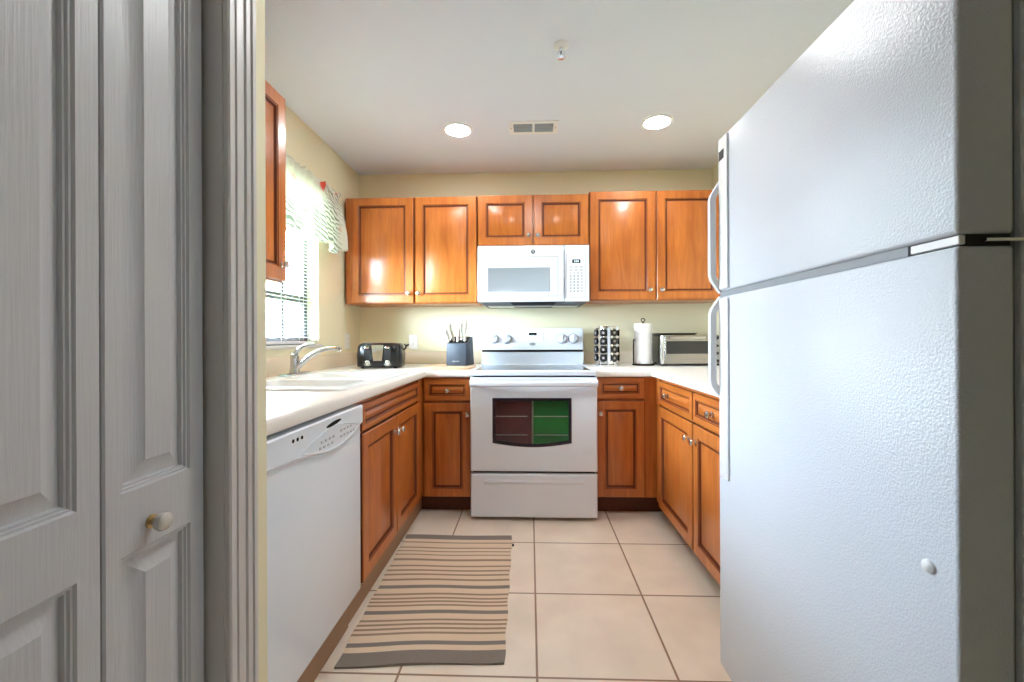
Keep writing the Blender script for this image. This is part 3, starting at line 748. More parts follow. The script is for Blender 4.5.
# cooktop
bm = B(); box(bm, rx0, rx1, ry + 0.002, ry + 0.05, 0.886, 0.918, 0.008, 3); box(bm, rx0, rx0 + 0.018, ry + 0.045, 3.24, 0.896, 0.918, 0.004, 2); box(bm, rx1 - 0.018, rx1, ry + 0.045, 3.24, 0.896, 0.918, 0.004, 2); box(bm, rx0, rx1, 3.20, 3.30, 0.896, 0.918, 0.004, 2)
build('cooktop_frame', bm, M['appl'], t)
bm = B(); box(bm, rx0 + 0.017, rx1 - 0.017, ry + 0.049, 3.201, 0.897, 0.9135); ct = build('cooktop_glass', bm, M['blackglass'], t, smooth=False)
ringf = lambda bm, cx, cy, r: loops(bm, [[Vector((cx + q * math.cos(2 * PI * k / 48), cy + q * math.sin(2 * PI * k / 48), 0.9135 + h)) for k in range(48)] for q, h in ((r, 0), (r, 0.0003), (r - 0.004, 0.0003), (r - 0.004, 0))], [0] * 4, False, False)
for cx, cy, r in ((-0.18, 2.80, 0.105), (0.22, 2.80, 0.085), (-0.18, 3.06, 0.078), (0.22, 3.06, 0.10)):
    bm = B(); ringf(bm, cx, cy, r); build('burner_ring', bm, M['darkgrey'], ct)
# backguard: lower riser, dark line, tilted control panel
def yz_prism(bm, pts, x0, x1, bev=0.0, mi=0):
    prism(bm, [Vector((x0, y, z)) for y, z in pts], (x1 - x0, 0, 0), mi); return bm
bx0, bx1 = -0.368, 0.404
bm = B(); yz_prism(bm, [(3.232, 0.9182), (3.224, 1.016), (3.30, 1.016), (3.30, 0.9182)], bx0, bx1); build('backguard_riser', bm, M['appl'], t)
bm = B(); yz_prism(bm, [(3.218, 1.012), (3.213, 1.028), (3.30, 1.028), (3.30, 1.012)], bx0 + 0.004, bx1 - 0.004); build('backguard_seam', bm, M['blackgap'], t)
bm = B(); yz_prism(bm, [(3.214, 1.026), (3.226, 1.176), (3.236, 1.190), (3.252, 1.193), (3.31, 1.193), (3.31, 1.026)], bx0, bx1)
es = [e for e in bm.edges if abs(e.verts[0].co.x - e.verts[1].co.x) < 1e-6]
bmesh.ops.bevel(bm, geom=es, offset=0.008, segments=3, profile=0.5, affect='EDGES')
pn = build('control_panel', bm, M['appl'], t)
tilt = Vector((0, -0.150, 0.012)).normalized()
pface = lambda x, z: Vector((x, 3.214 + (z - 1.026) * 0.08, z))
for x in (-0.273, -0.176, 0.243, 0.328):
    bm = B(); lathe(bm, pface(x, 1.110), tilt, [(0.034, 0), (0.034, 0.003), (0.029, 0.006), (0.027, 0.022), (0.024, 0.027), (0.005, 0.028)], 28)
    kb = build('control_knob', bm, M['appl'], pn)
    bm = B(); c = pface(x, 1.110) + tilt * 0.0275; box(bm, c.x - 0.004, c.x + 0.004, c.y - 0.006, c.y + 0.002, c.z - 0.022, c.z + 0.022, 0.002, 1); build('grip', bm, M['appl'], kb)
    bm = B(); lathe(bm, pface(x, 1.110), tilt, [(0.0395, 0.0002), (0.0395, 0.0008), (0.0375, 0.0008), (0.0375, 0.0002)], 32); build('dial_ring', bm, M['palegrey'], pn)
bm = B(); c = pface(0.022, 1.146); box(bm, -0.010, 0.052, c.y - 0.0012, c.y + 0.003, 1.136, 1.157, 0.001, 1); dp = build('display', bm, M['black'], pn, label='black clock display')
for x0_, z0_, n, w in ((-0.098, 1.160, 5, 0.014), (-0.070, 1.150, 3, 0.010), (0.076, 1.154, 2, 0.012), (0.098, 1.154, 5, 0.012)):
    for k in range(n):
        bm = B(); z = z0_ - k * 0.013; c = pface(0, z); box(bm, x0_, x0_ + w, c.y - 0.001, c.y + 0.002, z - 0.0035, z + 0.0035, 0.0005, 1); build('button', bm, M['palegrey'], pn)
bm = B(); c = pface(0.02, 1.071)
prism(bm, [c + Vector((0.024 * math.cos(a), -0.0015 + 0.08 * 0.012 * math.sin(a), 0.012 * math.sin(a))) for a in [2 * PI * k / 24 for k in range(24)]], (0, 0.003, 0)); build('brand_badge', bm, M['greyplastic'], pn, label='small grey oval badge')

# ------------------------------------------------------------------ microwave
t = thing('microwave', 'white over-the-range microwave above the oven range', 'microwave', (0.025, 3.2, 1.376))
mx0, mx1, my, mz0, mz1 = -0.374, 0.4255, 3.040, 1.378, 1.780
bm = B(); box(bm, mx0, mx1, my + 0.03, YB - 0.001, mz0, mz1, 0.003, 1); build('body', bm, M['appl'], t)
bm = B(); xs_ = 0.247; box(bm, mx0, xs_ - 0.0015, my, my + 0.0295, mz0 - 0.002, mz1, 0.006, 3); md = build('door', bm, M['appl'], t)
bm = B(); o = base_org('-Y', my)
rg = lambda i, d: rect(o, U, V, N, -0.346 + i, 0.205 - i, 1.414 + i, 1.702 - i, d)
loops(bm, [rg(0, 0.0002), rg(0.002, 0.0022), rg(0.004, 0.0022), rg(0.006, 0.0004)], [0] * 4, cap0=False, cap1=False); build('window_border', bm, M['palegrey'], md)
bm = B(); rg = lambda i, d: rect(o, U, V, N, -0.302 + i, 0.146 - i, 1.448 + i, 1.622 - i, d)
loops(bm, [rg(0, 0.0002), rg(0.0, 0.0018), rg(0.004, 0.0018), rg(0.006, 0.0006)], [0, 0, 0, 0]); build('window', bm, M['mwglass'], md, label='grey microwave window')
bm = B(); box(bm, 0.212, 0.2385, my - 0.014, my + 0.001, 1.40, 1.74, 0.005, 3); build('handle', bm, M['appl'], md)
bm = B(); box(bm, xs_ + 0.0015, mx1, my, my + 0.0295, mz0 - 0.002, mz1, 0.006, 3); kp = build('control_panel', bm, M['appl'], t)
bm = B(); rg = lambda i, d: rect(o, U, V, N, 0.262 + i, 0.400 - i, 1.402 + i, 1.716 - i, d)
loops(bm, [rg(0, 0.0002), rg(0.0015, 0.0012), rg(0.003, 0.0012), rg(0.004, 0.0004)], [0] * 4, cap0=False, cap1=False); build('keypad_border', bm, M['palegrey'], kp)
bm = B(); box(bm, 0.304, 0.362, my - 0.001, my + 0.001, 1.650, 1.676, 0.0005, 1); dsp = build('display', bm, M['black'], kp, label='black clock display')
bm = B()
for x in (0.322, 0.334, 0.346): box(bm, x - 0.004, x + 0.004, my - 0.0014, my - 0.0008, 1.656, 1.670)
build('digits', bm, M['digits'], dsp, smooth=False)
for r in range(9):
    z = 1.622 - r * 0.0215
    for cc in range(4 if r >= 2 else 3):
        if r < 2 and cc > 2: continue
        bm = B(); x = 0.285 + cc * (0.026 if r >= 2 else 0.036); box(bm, x, x + (0.015 if r >= 2 else 0.022), my - 0.0012, my + 0.001, z - 0.0055, z + 0.0055, 0.0005, 1)
        build('button', bm, M['greyplastic'] if r >= 3 and cc < 3 else M['palegrey'], kp)
bm = B(); c = Vector((0.025, my, 1.735)); lathe(bm, c, (0, -1, 0), [(0.0165, 0), (0.0165, 0.0015), (0.0135, 0.002)], 28, 0); lg = build('round_emblem', bm, M['darkgrey'], md, label='round grey emblem')
bm = B()
for s in (-1, 1):   # looped monogram strokes
    pts = [c + Vector((s * 0.004 + 0.0042 * math.cos(a) * s, -0.0024, 0.0015 + 0.006 * math.sin(a))) for a in [0.5 + 5.2 * k / 14 for k in range(15)]]
    tube(bm, pts, 0.0009, 6)
build('monogram', bm, M['lamptrim'], lg)
# underside: tapering hood tray, two filters, lamp cover, dark vent slot
bm = B(); loops(bm, [[Vector(p) for p in ((mx0 + 0.012, my + 0.012, mz0 - 0.0005), (mx1 - 0.012, my + 0.012, mz0 - 0.0005), (mx1 - 0.012, YB - 0.01, mz0 - 0.0005), (mx0 + 0.012, YB - 0.01, mz0 - 0.0005))],
                     [Vector(p) for p in ((mx0 + 0.045, my + 0.055, mz0 - 0.024), (mx1 - 0.045, my + 0.055, mz0 - 0.024), (mx1 - 0.045, YB - 0.03, mz0 - 0.024), (mx0 + 0.045, YB - 0.03, mz0 - 0.024))]], [0, 0]); build('hood_tray', bm, M['darkgrey'], t)
for x0_ in (mx0 + 0.065, mx1 - 0.255):
    bm = B(); box(bm, x0_, x0_ + 0.19, my + 0.075, my + 0.24, mz0 - 0.028, mz0 - 0.0235, 0.002, 1); build('grease_filter', bm, M['steel'], t)
bm = B(); box(bm, -0.125, 0.175, my + 0.062, my + 0.15, mz0 - 0.0275, mz0 - 0.0235, 0.002, 1); build('lamp_cover', bm, M['palegrey'], t)
bm = B(); prism(bm, [Vector((-0.14, my + 0.016, mz0 - 0.004)), Vector((0.19, my + 0.016, mz0 - 0.004)), Vector((0.17, my + 0.050, mz0 - 0.0215)), Vector((-0.12, my + 0.050, mz0 - 0.0215))], (0, -0.004, -0.003)); build('vent_slot', bm, M['blackgap'], t)

# ------------------------------------------------------------------ refrigerator
t = thing('refrigerator', 'tall white top-freezer refrigerator on the right', 'refrigerator', (1.0, 0.957, 0))
fx, fy0, fy1 = 0.574, 0.589, 1.312
bm = B(); box(bm, fx + 0.088, 1.40, fy0 + 0.006, fy1 - 0.006, 0.03, 1.712, 0.006, 2); build('body', bm, M['fridge'], t)
bm = B(); box(bm, fx + 0.074, fx + 0.089, fy0 + 0.014, fy1 - 0.014, 0.14, 1.700); build('gasket', bm, M['gasket'], t, smooth=False)
bm = B(); box(bm, fx, fx + 0.074, fy0, fy1, 1.2525, 1.712, 0.006, 3); fd = build('freezer_door', bm, M['fridge'], t)
bm = B(); box(bm, fx, fx + 0.074, fy0, fy1, 0.125, 1.2365, 0.006, 3); rd = build('refrigerator_door', bm, M['fridge'], t)
bm = B(); box(bm, fx + 0.03, fx + 0.088, fy0 + 0.02, fy1 - 0.02, 0.03, 0.112, 0.004, 1)
build('toe_grille', bm, M['greyplastic'], t)
for x in (fx + 0.12, 1.34):
    for y in (fy0 + 0.06, fy1 - 0.06):
        bm = B(); lathe(bm, (x, y, 0.0005), (0, 0, 1), [(0.018, 0), (0.018, 0.006), (0.008, 0.01), (0.008, 0.031)], 14); build('foot', bm, M['black'], t)
# hinge on the near side between the doors
bm = B(); box(bm, fx + 0.034, fx + 0.15, fy0 - 0.004, fy0 + 0.05, 1.2410, 1.2455, 0.001, 1)
lathe(bm, (fx + 0.024, fy0 + 0.022, 1.2368), (0, 0, 1), [(0.008, 0), (0.008, 0.0155)], 14); build('hinge', bm, M['chrome'], t, label='chrome door hinge')
bm = B(); box(bm, fx + 0.014, fx + 0.072, fy0 + 0.004, fy0 + 0.076, 1.2367, 1.2523); build('hinge_recess', bm, M['blackgap'], t, smooth=False)
bm = B(); box(bm, fx + 0.003, fx + 0.012, fy0 + 0.002, fy0 + 0.075, 1.2385, 1.2505, 0.001, 1); build('hinge_cover', bm, M['lamptrim'], t)
bm = B(); box(bm, fx + 0.004, fx + 0.05, fy0 + 0.08, fy1 - 0.004, 1.2368, 1.2522); build('divider_strip', bm, M['gasket'], t, smooth=False)
# handles: a bowed bar rising from a flat strip on the far edge of each door
def fridge_handle(parent, zs, strip):
    bm = B(); ya, yb = fy1 - 0.018, fy1 + 0.006
    pts = zs
    w = 0.016
    outl = [Vector((fx + 0.0002 - d - 0.0, 0, z)) for z, d in pts]
    rings = []
    for i, (z, d) in enumerate(pts):
        a = Vector(pts[max(i - 1, 0)]); b = Vector(pts[min(i + 1, len(pts) - 1)])
        tz, td = (b - a).normalized()
        nz, nd = -td, tz     # normal in (z, d)
        c0 = (z, d); c1 = (z + nz * w, d + nd * w)
        rings.append([Vector((fx - c0[1], ya, c0[0])), Vector((fx - c1[1], ya + 0.003, c1[0])), Vector((fx - c1[1], yb - 0.003, c1[0])), Vector((fx - c0[1], yb, c0[0]))])
    loops(bm, rings, [0] * len(rings))
    h = build('handle', bm, M['fridgeflat'], parent)
    bm = B(); box(bm, fx - 0.006, fx + 0.001, fy1 - 0.070, fy1 - 0.016, strip[0], strip[1], 0.002, 2); build('handle_strip', bm, M['fridgeflat'], h)
    return h
h = fridge_handle(fd, [(1.256, -0.014), (1.296, 0.0125), (1.304, 0.014), (1.528, 0.014), (1.536, 0.0125), (1.580, -0.014)], (1.258, 1.705))
bm = B(); box(bm, fx - 0.0072, fx - 0.0055, fy1 - 0.052, fy1 - 0.022, 1.640, 1.668, 0.0008, 1); bd = build('brand_badge', bm, M['black'], h, label='small black badge')
h = fridge_handle(rd, [(0.940, -0.014), (0.976, 0.0125), (0.984, 0.014), (1.182, 0.014), (1.190, 0.0125), (1.230, -0.014)], (0.700, 1.230))
bm = B(); lathe(bm, (fx, 0.632, 0.783), (-1, 0, 0), [(0.010, 0), (0.0095, 0.003), (0.006, 0.006), (0.001, 0.007)], 18); build('plug_button', bm, M['fridgeflat'], rd)

# ------------------------------------------------------------------ things on the left countertop
CT = 0.9145
def local(o, loc, rz): o.location = loc; o.rotation_euler = (0, 0, rz)
t = thing('toaster', 'black four-slice toaster with chrome centre panel on the left countertop corner', 'toaster', (0, 0, 0))
w, dp, ht = 0.150, 0.105, 0.172   # half width, half depth, height
bm = B()
rings = []
for z, g, r in ((0.008, 0.010, 0.05), (0.014, 0, 0.055), (0.09, -0.004, 0.06), (0.145, 0.002, 0.06), (0.163, 0.012, 0.055), (0.171, 0.028, 0.045), (0.172, 0.045, 0.03)):
    rings.append(rr(-w + g, w - g, -dp + g, dp - g, r, z, 6))
loops(bm, rings, [0] * len(rings)); bd = build('body', bm, M['black'], t)
bm = B(); prism(bm, [Vector((-0.040, -dp - 0.006, 0.158)), Vector((0.040, -dp - 0.006, 0.158)), Vector((0.028, -dp - 0.008, 0.052)), Vector((-0.028, -dp - 0.008, 0.052))], (0, 0.006, 0)); build('chrome_panel', bm, M['chrome'], t)
for s in (-1, 1):
    bm = B(); prism(bm, [Vector((s * 0.048, -dp - 0.005, 0.150)), Vector((s * 0.090, -dp - 0.004, 0.150)), Vector((s * 0.084, -dp - 0.005, 0.060)), Vector((s * 0.040, -dp - 0.006, 0.060))], (0, 0.008, 0)); build('lever_slot', bm, M['blackgap'], t)
    bm = B(); box(bm, s * 0.068 - 0.016, s * 0.068 + 0.016, -dp - 0.024, -dp, 0.134, 0.148, 0.004, 2); build('lever', bm, M['chrome'], t)
    bm = B(); lathe(bm, (s * 0.066, -dp - 0.003, 0.040), (0, -1, 0), [(0.016, 0), (0.016, 0.004), (0.012, 0.006), (0.011, 0.016), (0.003, 0.017)], 18); build('browning_dial', bm, M['chrome'], t)
    bm = B(); tube(bm, [Vector((s * 0.066 + 0.028 * math.sin(a), -dp - 0.0045, 0.046 - 0.026 * math.cos(a))) for a in [-1.0 + 2.0 * k / 10 for k in range(11)]], 0.0022, 6); build('dial_trim', bm, M['chrome'], t)
    for y in (-0.045, 0.045):
        bm = B(); box(bm, s * 0.070 - 0.052, s * 0.070 + 0.052, y - 0.014, y + 0.014, 0.1702, 0.1735, 0.003, 1); build('bread_slot', bm, M['steel'], t)
bm = B(); tube(bm, curve([(w - 0.006, 0.02, 0.120), (w + 0.012, 0.02, 0.135), (w + 0.018, 0.01, 0.150), (w + 0.036, 0.0, 0.158)], 4), [0.006] * 13, 8); tube(bm, [(w + 0.002, 0.02, 0.162), (w + 0.018, 0.012, 0.146)], 0.005, 8); build('cord_clip', bm, M['black'], t)
for sx_ in (-1, 1):
    for sy_ in (-1, 1):
        bm = B(); lathe(bm, (sx_ * 0.11, sy_ * 0.07, 0.0), (0, 0, 1), [(0.010, 0), (0.010, 0.010)], 12); build('foot', bm, M['blackgap'], t)
local(t, (-1.035, 2.925, CT), 0.10)

# cutting board and knife block
t = thing('cutting_board', 'pale wooden cutting board with rounded corners under the knife block', 'cutting board', (-0.53, 2.86, CT))
bm = B(); loops(bm, [rr(-0.690, -0.385, 2.690, 3.060, 0.05, CT), rr(-0.693, -0.382, 2.687, 3.063, 0.053, CT + 0.004), rr(-0.693, -0.382, 2.687, 3.063, 0.053, CT + 0.012), rr(-0.690, -0.385, 2.690, 3.060, 0.05, CT + 0.016)], [0] * 4)
build('slab', bm, M['board'], t)
KZ = CT + 0.0165
t = thing('knife_block', 'slate blue knife block holding steel-handled knives on the cutting board', 'knife block', (-0.48, 2.92, KZ))
bm = B(); kx0, kx1, ky0, ky1 = -0.553, -0.411, 2.842, 2.985
pts = [(ky0, KZ), (ky0 + 0.002, KZ + 0.150), (ky0 + 0.05, KZ + 0.156), (ky1 - 0.04, KZ + 0.196), (ky1 - 0.005, KZ + 0.196), (ky1 + 0.02, KZ)]
prism(bm, [Vector((kx0, y, z)) for y, z in pts], (kx1 - kx0, 0, 0)); bmesh.ops.bevel(bm, geom=bm.edges[:], offset=0.003, segments=2, profile=0.5, affect='EDGES')
build('block', bm, M['slate'], t)
bm = B(); prism(bm, [Vector((kx0 + 0.008, ky0 + 0.010, KZ + 0.1512)), Vector((kx0 + 0.008, ky0 + 0.05, KZ + 0.1568)), Vector((kx0 + 0.008, ky1 - 0.042, KZ + 0.1962)), Vector((kx0 + 0.008, ky1 - 0.042, KZ + 0.1975)), Vector((kx0 + 0.008, ky0 + 0.048, KZ + 0.1585)), Vector((kx0 + 0.008, ky0 + 0.010, KZ + 0.1525))], (kx1 - kx0 - 0.016, 0, 0)); build('slot_insert', bm, M['slatetop'], t)
bm = B()
for k in range(6): box(bm, -0.512 + k * 0.009, -0.507 + k * 0.009, ky0 - 0.0006, ky0 + 0.0015, KZ + 0.026, KZ + 0.031 + 0.003 * (k % 2), 0.0)
build('pale_lettering', bm, M['palegrey'], t, smooth=False)
kn = [(-0.537, 2.862, 1.176, -0.02, 'slim steel knife handle furthest left in the knife block'),
      (-0.512, 2.880, 1.222, -0.03, 'tallest steel knife handle left of centre in the knife block'),
      (-0.478, 2.868, 1.190, 0.012, 'short steel knife handle at the front centre of the knife block'),
      (-0.462, 2.905, 1.228, -0.004, 'steel knife handle at the back centre of the knife block'),
      (-0.436, 2.890, 1.238, 0.010, 'steel knife handle furthest right in the knife block')]
for x, y, zt, lean, lab in kn:
    zb = KZ + 0.160 + max(0, (y - ky0 - 0.05)) * 0.8
    k_ = thing('kitchen_knife', lab, 'knife', (x, y, zb), 'steel knives in the block')
    bm = B(); L = zt - zb
    pts = curve([(x, y, zb), (x + lean * 0.3, y - 0.002, zb + L * 0.35), (x + lean * 0.7, y - 0.004, zb + L * 0.7), (x + lean, y - 0.008, zt)], 4)
    tube(bm, pts, [0.0095, 0.0095, 0.0085, 0.008, 0.008, 0.0085, 0.009, 0.0095, 0.010, 0.0105, 0.0105, 0.0095, 0.006], 10, flat=0.75); build('handle', bm, M['nickel'], k_)
    bm = B(); box(bm, x - 0.011, x + 0.011, y - 0.007, y + 0.007, zb - 0.002, zb + 0.008, 0.002, 1); build('bolster', bm, M['black'], k_)

pivot = Vector((-0.48, 2.92, KZ)); turn = Matrix.Rotation(-0.20, 4, 'Z')
for o in [o for o in COL.objects if o.parent is None and (o.name.startswith('kitchen_knife') or o.name.startswith('knife_block'))]:
    o.location = pivot + turn @ (o.location - pivot); o.rotation_euler = (0, 0, -0.20)
# outlets
def outlet(label, face, at, u, z):
    U, V, N = AX[face]; o = base_org(face, at); c = o + U * u + V * z
    t = thing('wall_outlet', label, 'outlet', c, 'outlets above the counter')
    bm = B(); rg = lambda i, d: rect(o, U, V, N, u - 0.036 + i, u + 0.036 - i, z - 0.058 + i, z + 0.058 - i, d)
    loops(bm, [rg(0, 0.0004), rg(0, 0.003), rg(0.003, 0.006)], [0] * 3); build('cover_plate', bm, M['outlet'], t)
    for dz in (-0.02, 0.02):
        bm = B(); rg = lambda i, d: rect(o, U, V, N, u - 0.017 + i, u + 0.017 - i, z + dz - 0.014 + i, z + dz + 0.014 - i, d)
        loops(bm, [rg(0, 0.0055), rg(0.001, 0.0075)], [0] * 2); s = build('socket', bm, M['outlet'], t)
        bm = B()
        for du in (-0.006, 0.006):
            loops(bm, [rect(o, U, V, N, u + du - 0.0015, u + du + 0.0015, z + dz - 0.005, z + dz + 0.006, d) for d in (0.0074, 0.0078)], [0, 0])
        build('slots', bm, M['socket'], s, smooth=False)
    bm = B(); lathe(bm, c + N * 0.0058, N, [(0.003, 0), (0.003, 0.0012), (0.001, 0.0016)], 10); build('screw', bm, M['nickel'], t)
outlet('white wall outlet on the back wall between the toaster and the knife block', '-Y', YB, -0.945, 1.090)
outlet('white wall outlet on the left wall between the window and the toaster', '+X', XL, 3.165, 1.098)

# ------------------------------------------------------------------ things on the right countertop
PX, PY = 0.553, 3.07
t = thing('coffee_pod_rack', 'round chrome rack of black coffee pods beside the range', 'pod rack', (PX, PY, CT))
bm = B(); lathe(bm, (PX, PY, CT), (0, 0, 1), [(0.088, 0), (0.088, 0.010), (0.084, 0.014), (0.03, 0.016)], 36); build('base', bm, M['chrome'], t)
bm = B(); lathe(bm, (PX, PY, CT + 0.016), (0, 0, 1), [(0.058, 0), (0.058, 0.252)], 28); build('centre_drum', bm, M['chrome'], t)
bm = B(); lathe(bm, (PX, PY, CT + 0.268), (0, 0, 1), [(0.076, 0), (0.080, 0.003), (0.080, 0.012), (0.074, 0.015), (0.02, 0.017)], 36); build('top_cap', bm, M['chrome'], t)
colsA = [math.radians(a) for a in (-77, -26, 26, 77)]
for k in range(7):
    a = math.radians(-103 + 51.43 * k)
    bm = B(); d = Vector((math.sin(a), -math.cos(a), 0)); s = Vector((math.cos(a), math.sin(a), 0)); c = Vector((PX, PY, 0)) + d * 0.072
    prism(bm, [c - s * 0.012 - d * 0.014 + Vector((0, 0, CT + 0.016)), c + s * 0.012 - d * 0.014 + Vector((0, 0, CT + 0.016)), c + s * 0.010 + d * 0.008 + Vector((0, 0, CT + 0.016)), c - s * 0.010 + d * 0.008 + Vector((0, 0, CT + 0.016))], (0, 0, 0.252)); build('upright', bm, M['chrome'], t)
pod_shell = mat('black_pod_foil', srgb(16, 15, 18), 0.25); pod_lid = mat('pod_lid_centre', srgb(150, 140, 135), 0.3)
pod0 = None
cn = ['far left', 'left of centre', 'right of centre', 'far right']; rn = ['top row', 'second row from the top', 'third row from the top', 'bottom row']
for ci, a in enumerate(colsA):
    for ri in range(4):
        z = CT + 0.236 - ri * 0.059
        d = Vector((math.sin(a), -math.cos(a), 0))
        lab = 'black coffee pod in the rack, %s column, %s' % (cn[ci], rn[ri])
        loc = Vector((PX, PY, z)) + d * 0.0595
        if pod0 is None:
            pod0 = thing('coffee_pod', lab, 'coffee pod', (0, 0, 0), 'coffee pods in the chrome rack')
            bm = B(); lathe(bm, (0, 0, 0), (0, -1, 0), [(0.017, 0), (0.0235, 0.024), (0.0275, 0.026), (0.0275, 0.029), (0.025, 0.0295)], 20); build('shell', bm, pod_shell, pod0)
            bm = B(); lathe(bm, (0, -0.0292, 0), (0, -1, 0), [(0.0095, 0), (0.009, 0.0008), (0.001, 0.001)], 16); build('lid', bm, pod_lid, pod0)
            p = pod0
        else:
            p = pod0.copy(); COL.objects.link(p); p['label'] = lab
            for ch in list(pod0.children):
                c = ch.copy(); COL.objects.link(c); c.parent = p
        p.location = loc; p.rotation_euler = (0, 0, a)

# paper towel
TX, TY = 0.826, 3.13
t = thing('paper_towel_holder', 'black upright paper towel holder on the right countertop', 'paper towel holder', (TX, TY, CT))
bm = B(); lathe(bm, (TX, TY, CT), (0, 0, 1), [(0.078, 0), (0.080, 0.004), (0.078, 0.010), (0.02, 0.012)], 32); build('base', bm, M['black'], t)
bm = B(); tube(bm, [(TX, TY, CT + 0.010), (TX, TY, CT + 0.318)], 0.006, 10); build('rod', bm, M['black'], t)
bm = B(); tube(bm, [Vector((TX + 0.013 * math.sin(a), TY, CT + 0.329 - 0.013 * math.cos(a))) for a in [2 * PI * k / 18 for k in range(19)]], 0.0035, 8); build('top_loop', bm, M['black'], t)
bm = B(); tube(bm, curve([(TX - 0.070, TY - 0.02, CT + 0.008), (TX - 0.074, TY - 0.02, CT + 0.03), (TX - 0.074, TY - 0.02, CT + 0.16), (TX - 0.070, TY - 0.02, CT + 0.19), (TX - 0.066, TY - 0.02, CT + 0.18)], 4), 0.0045, 8); build('tension_arm', bm, M['black'], t)
t = thing('paper_towel_roll', 'white paper towel roll standing on its black holder', 'paper towel', (TX, TY, CT + 0.0125))
z0 = CT + 0.0125
bm = B(); lathe(bm, (TX, TY, z0), (0, 0, 1), [(0.020, 0), (0.061, 0), (0.0635, 0.003), (0.0635, 0.287), (0.061, 0.290), (0.020, 0.290), (0.020, 0.0)], 40); build('paper', bm, M['paper'], t)
bm = B(); lathe(bm, (TX, TY, z0), (0, 0, 1), [(0.0185, 0.001), (0.0198, 0.001), (0.0198, 0.2895), (0.0185, 0.2895)], 24); build('cardboard_core', bm, M['board'], t)

# toaster oven
t = thing('toaster_oven', 'stainless steel toaster oven beside the paper towel roll', 'toaster oven', (1.14, 3.19, CT))
ox0, ox1, oy, oz0, oz1 = 0.927, 1.382, 3.035, CT + 0.016, CT + 0.218
bm = B(); box(bm, ox0, ox1, oy + 0.02, 3.345, oz0, oz1, 0.012, 3); build('body', bm, M['black'], t)
bm = B(); U, V, N = AX['-Y']; o = base_org('-Y', oy)
# stainless fascia with a bright rounded left post
rg = lambda i, d: rect(o, U, V, N, ox0 - 0.002 + i, ox1 + 0.002 - i, oz0 - 0.002 + i, oz1 + 0.001 - i, d)
loops(bm, [rg(0, -0.022), rg(0, -0.004), rg(0.005, 0.0)], [0] * 3); build('fascia', bm, M['darksteel'], t)
bm = B(); tube(bm, [(ox0 + 0.010, oy - 0.002, oz0), (ox0 + 0.010, oy - 0.002, oz1 - 0.004)], 0.0095, 12); build('chrome_post', bm, M['chrome'], t)
bm = B(); rg = lambda i, d: rect(o, U, V, N, ox0 + 0.022 + i, ox0 + 0.345 - i, oz0 + 0.030 + i, oz0 + 0.196 - i, d)
loops(bm, [rg(0, 0.0002), rg(0, 0.006), rg(0.003, 0.009)], [0] * 3); dd = build('door', bm, M['darksteel'], t)
bm = B(); rg = lambda i, d: rect(o, U, V, N, ox0 + 0.034 + i, ox0 + 0.338 - i, oz0 + 0.070 + i, oz0 + 0.160 - i, d)
loops(bm, [rg(0, 0.0088), rg(0.002, 0.0104)], [0] * 2); build('door_glass', bm, M['toastglass'], dd, label='dark glass of the toaster oven door')
bm = B(); tube(bm, [(ox0 + 0.055, oy - 0.034, oz0 + 0.184), (ox0 + 0.295, oy - 0.034, oz0 + 0.184)], 0.0085, 12)
for x in (ox0 + 0.065, ox0 + 0.285): tube(bm, [(x, oy - 0.008, oz0 + 0.184), (x, oy - 0.034, oz0 + 0.184)], 0.006, 8)
build('handle', bm, M['steel'], dd)
bm = B(); rg = lambda i, d: rect(o, U, V, N, ox0 + 0.352 + i, ox1 - 0.006 - i, oz0 + 0.010 + i, oz0 + 0.194 - i, d)
loops(bm, [rg(0, 0.0002), rg(0, 0.004), rg(0.003, 0.006)], [0] * 3); cpn = build('control_panel', bm, M['black'], t)
for z in (0.048, 0.100, 0.152):
    bm = B(); lathe(bm, (ox0 + 0.402, oy - 0.006, oz0 + z), (0, -1, 0), [(0.021, 0), (0.021, 0.004), (0.017, 0.006), (0.015, 0.02), (0.003, 0.021)], 20); build('knob', bm, M['steel'], cpn)
for x in (ox0 + 0.04, ox1 - 0.04):
    for y in (oy + 0.05, 3.31):
        bm = B(); lathe(bm, (x, y, CT), (0, 0, 1), [(0.014, 0), (0.014, 0.017)], 12); build('foot', bm, M['blackgap'], t)
t = thing('baking_tray', 'thin dark baking tray lying on top of the toaster oven', 'baking tray', (1.05, 3.16, oz1))
bm = B(); tz = oz1 + 0.0005
loops(bm, [rr(0.925, 1.185, 3.075, 3.27, 0.02, tz), rr(0.912, 1.198, 3.062, 3.283, 0.025, tz + 0.012), rr(0.904, 1.206, 3.054, 3.291, 0.03, tz + 0.013), rr(0.905, 1.205, 3.055, 3.290, 0.03, tz + 0.0145), rr(0.914, 1.196, 3.064, 3.281, 0.025, tz + 0.0135), rr(0.927, 1.183, 3.077, 3.268, 0.02, tz + 0.002)], [0] * 6)
build('pan', bm, mat('dark_bakeware', srgb(60, 54, 50), 0.35, 0.5), t)

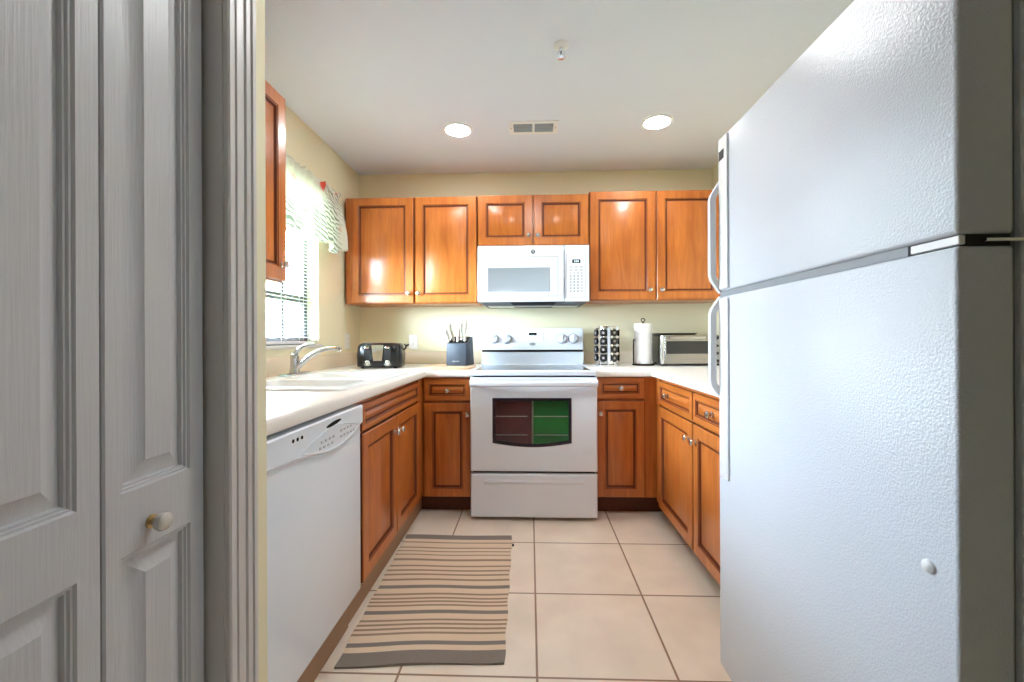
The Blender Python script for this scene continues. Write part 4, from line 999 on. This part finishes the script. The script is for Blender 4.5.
# ------------------------------------------------------------------ rug
t = thing('striped_rug', 'flat woven beige rug with taupe and grey stripes on the tile floor', 'rug', (-0.39, 1.9, 0.0005))
stripes = [(2.346, 0.026, 2), (2.282, 0.006, 1), (2.224, 0.006, 1), (2.186, 0.005, 1), (2.150, 0.005, 1), (2.100, 0.010, 1), (2.042, 0.007, 1), (2.002, 0.007, 1), (1.966, 0.007, 1), (1.924, 0.008, 1), (1.868, 0.013, 2),
           (1.812, 0.007, 1), (1.782, 0.006, 1), (1.758, 0.006, 1), (1.733, 0.006, 1), (1.690, 0.012, 2), (1.640, 0.006, 1), (1.615, 0.006, 1), (1.590, 0.006, 1), (1.564, 0.006, 1), (1.511, 0.011, 2), (1.444, 0.030, 2)]
cuts = {2.372: 0, 1.410: 0}
stripes = [(c, h * (0.95 if h < 0.02 else 1), m) for c, h, m in stripes]
lines = sorted(set([2.372, 1.412] + [c + h for c, h, m in stripes if c + h < 2.37] + [c - h for c, h, m in stripes if c - h > 1.415]))
fine = []
for a, b in zip(lines[:-1], lines[1:]):
    n = max(1, int((b - a) / 0.012)); fine += [a + (b - a) * k / n for k in range(n)]
fine.append(lines[-1])
bm = B(); NX = 40; G = []
for y in fine:
    f = (y - 1.412) / 0.96
    xl_, xr_ = -0.664 - 0.034 * f, -0.092 - 0.012 * f
    row = []
    for i in range(NX + 1):
        s = i / NX; x = xl_ + (xr_ - xl_) * s + 0.003 * math.sin(y * 31) * (1 if i in (0, NX) else 0.5)
        skew = 0.012 * s * (1 - f) * 3 + 0.004 * math.sin(s * 7 + y * 3)
        z = 0.0085 + 0.0016 * math.sin(s * 9 + y * 5) * math.sin(y * 8)
        row.append(bm.verts.new((x, y + skew, z)))
    G.append(row)
for j in range(len(fine) - 1):
    ym = (fine[j] + fine[j + 1]) / 2; mi = 0
    for c, h, m in stripes:
        if abs(ym - c) <= h: mi = m
    for i in range(NX):
        f = bm.faces.new((G[j][i], G[j][i + 1], G[j + 1][i + 1], G[j + 1][i])); f.material_index = mi
r = bmesh.ops.extrude_face_region(bm, geom=bm.faces[:])
for g in r['geom']:
    if isinstance(g, bmesh.types.BMVert): g.co.z = 0.0008
build('woven_cloth', bm, [M['rugc'], M['rugt'], M['rugg']], t)
bm = B(); box(bm, -0.100, -0.090, 2.262, 2.280, 0.001, 0.011, 0.003, 1); build('corner_tag', bm, M['black'], t, label='small black tab at the rug edge')
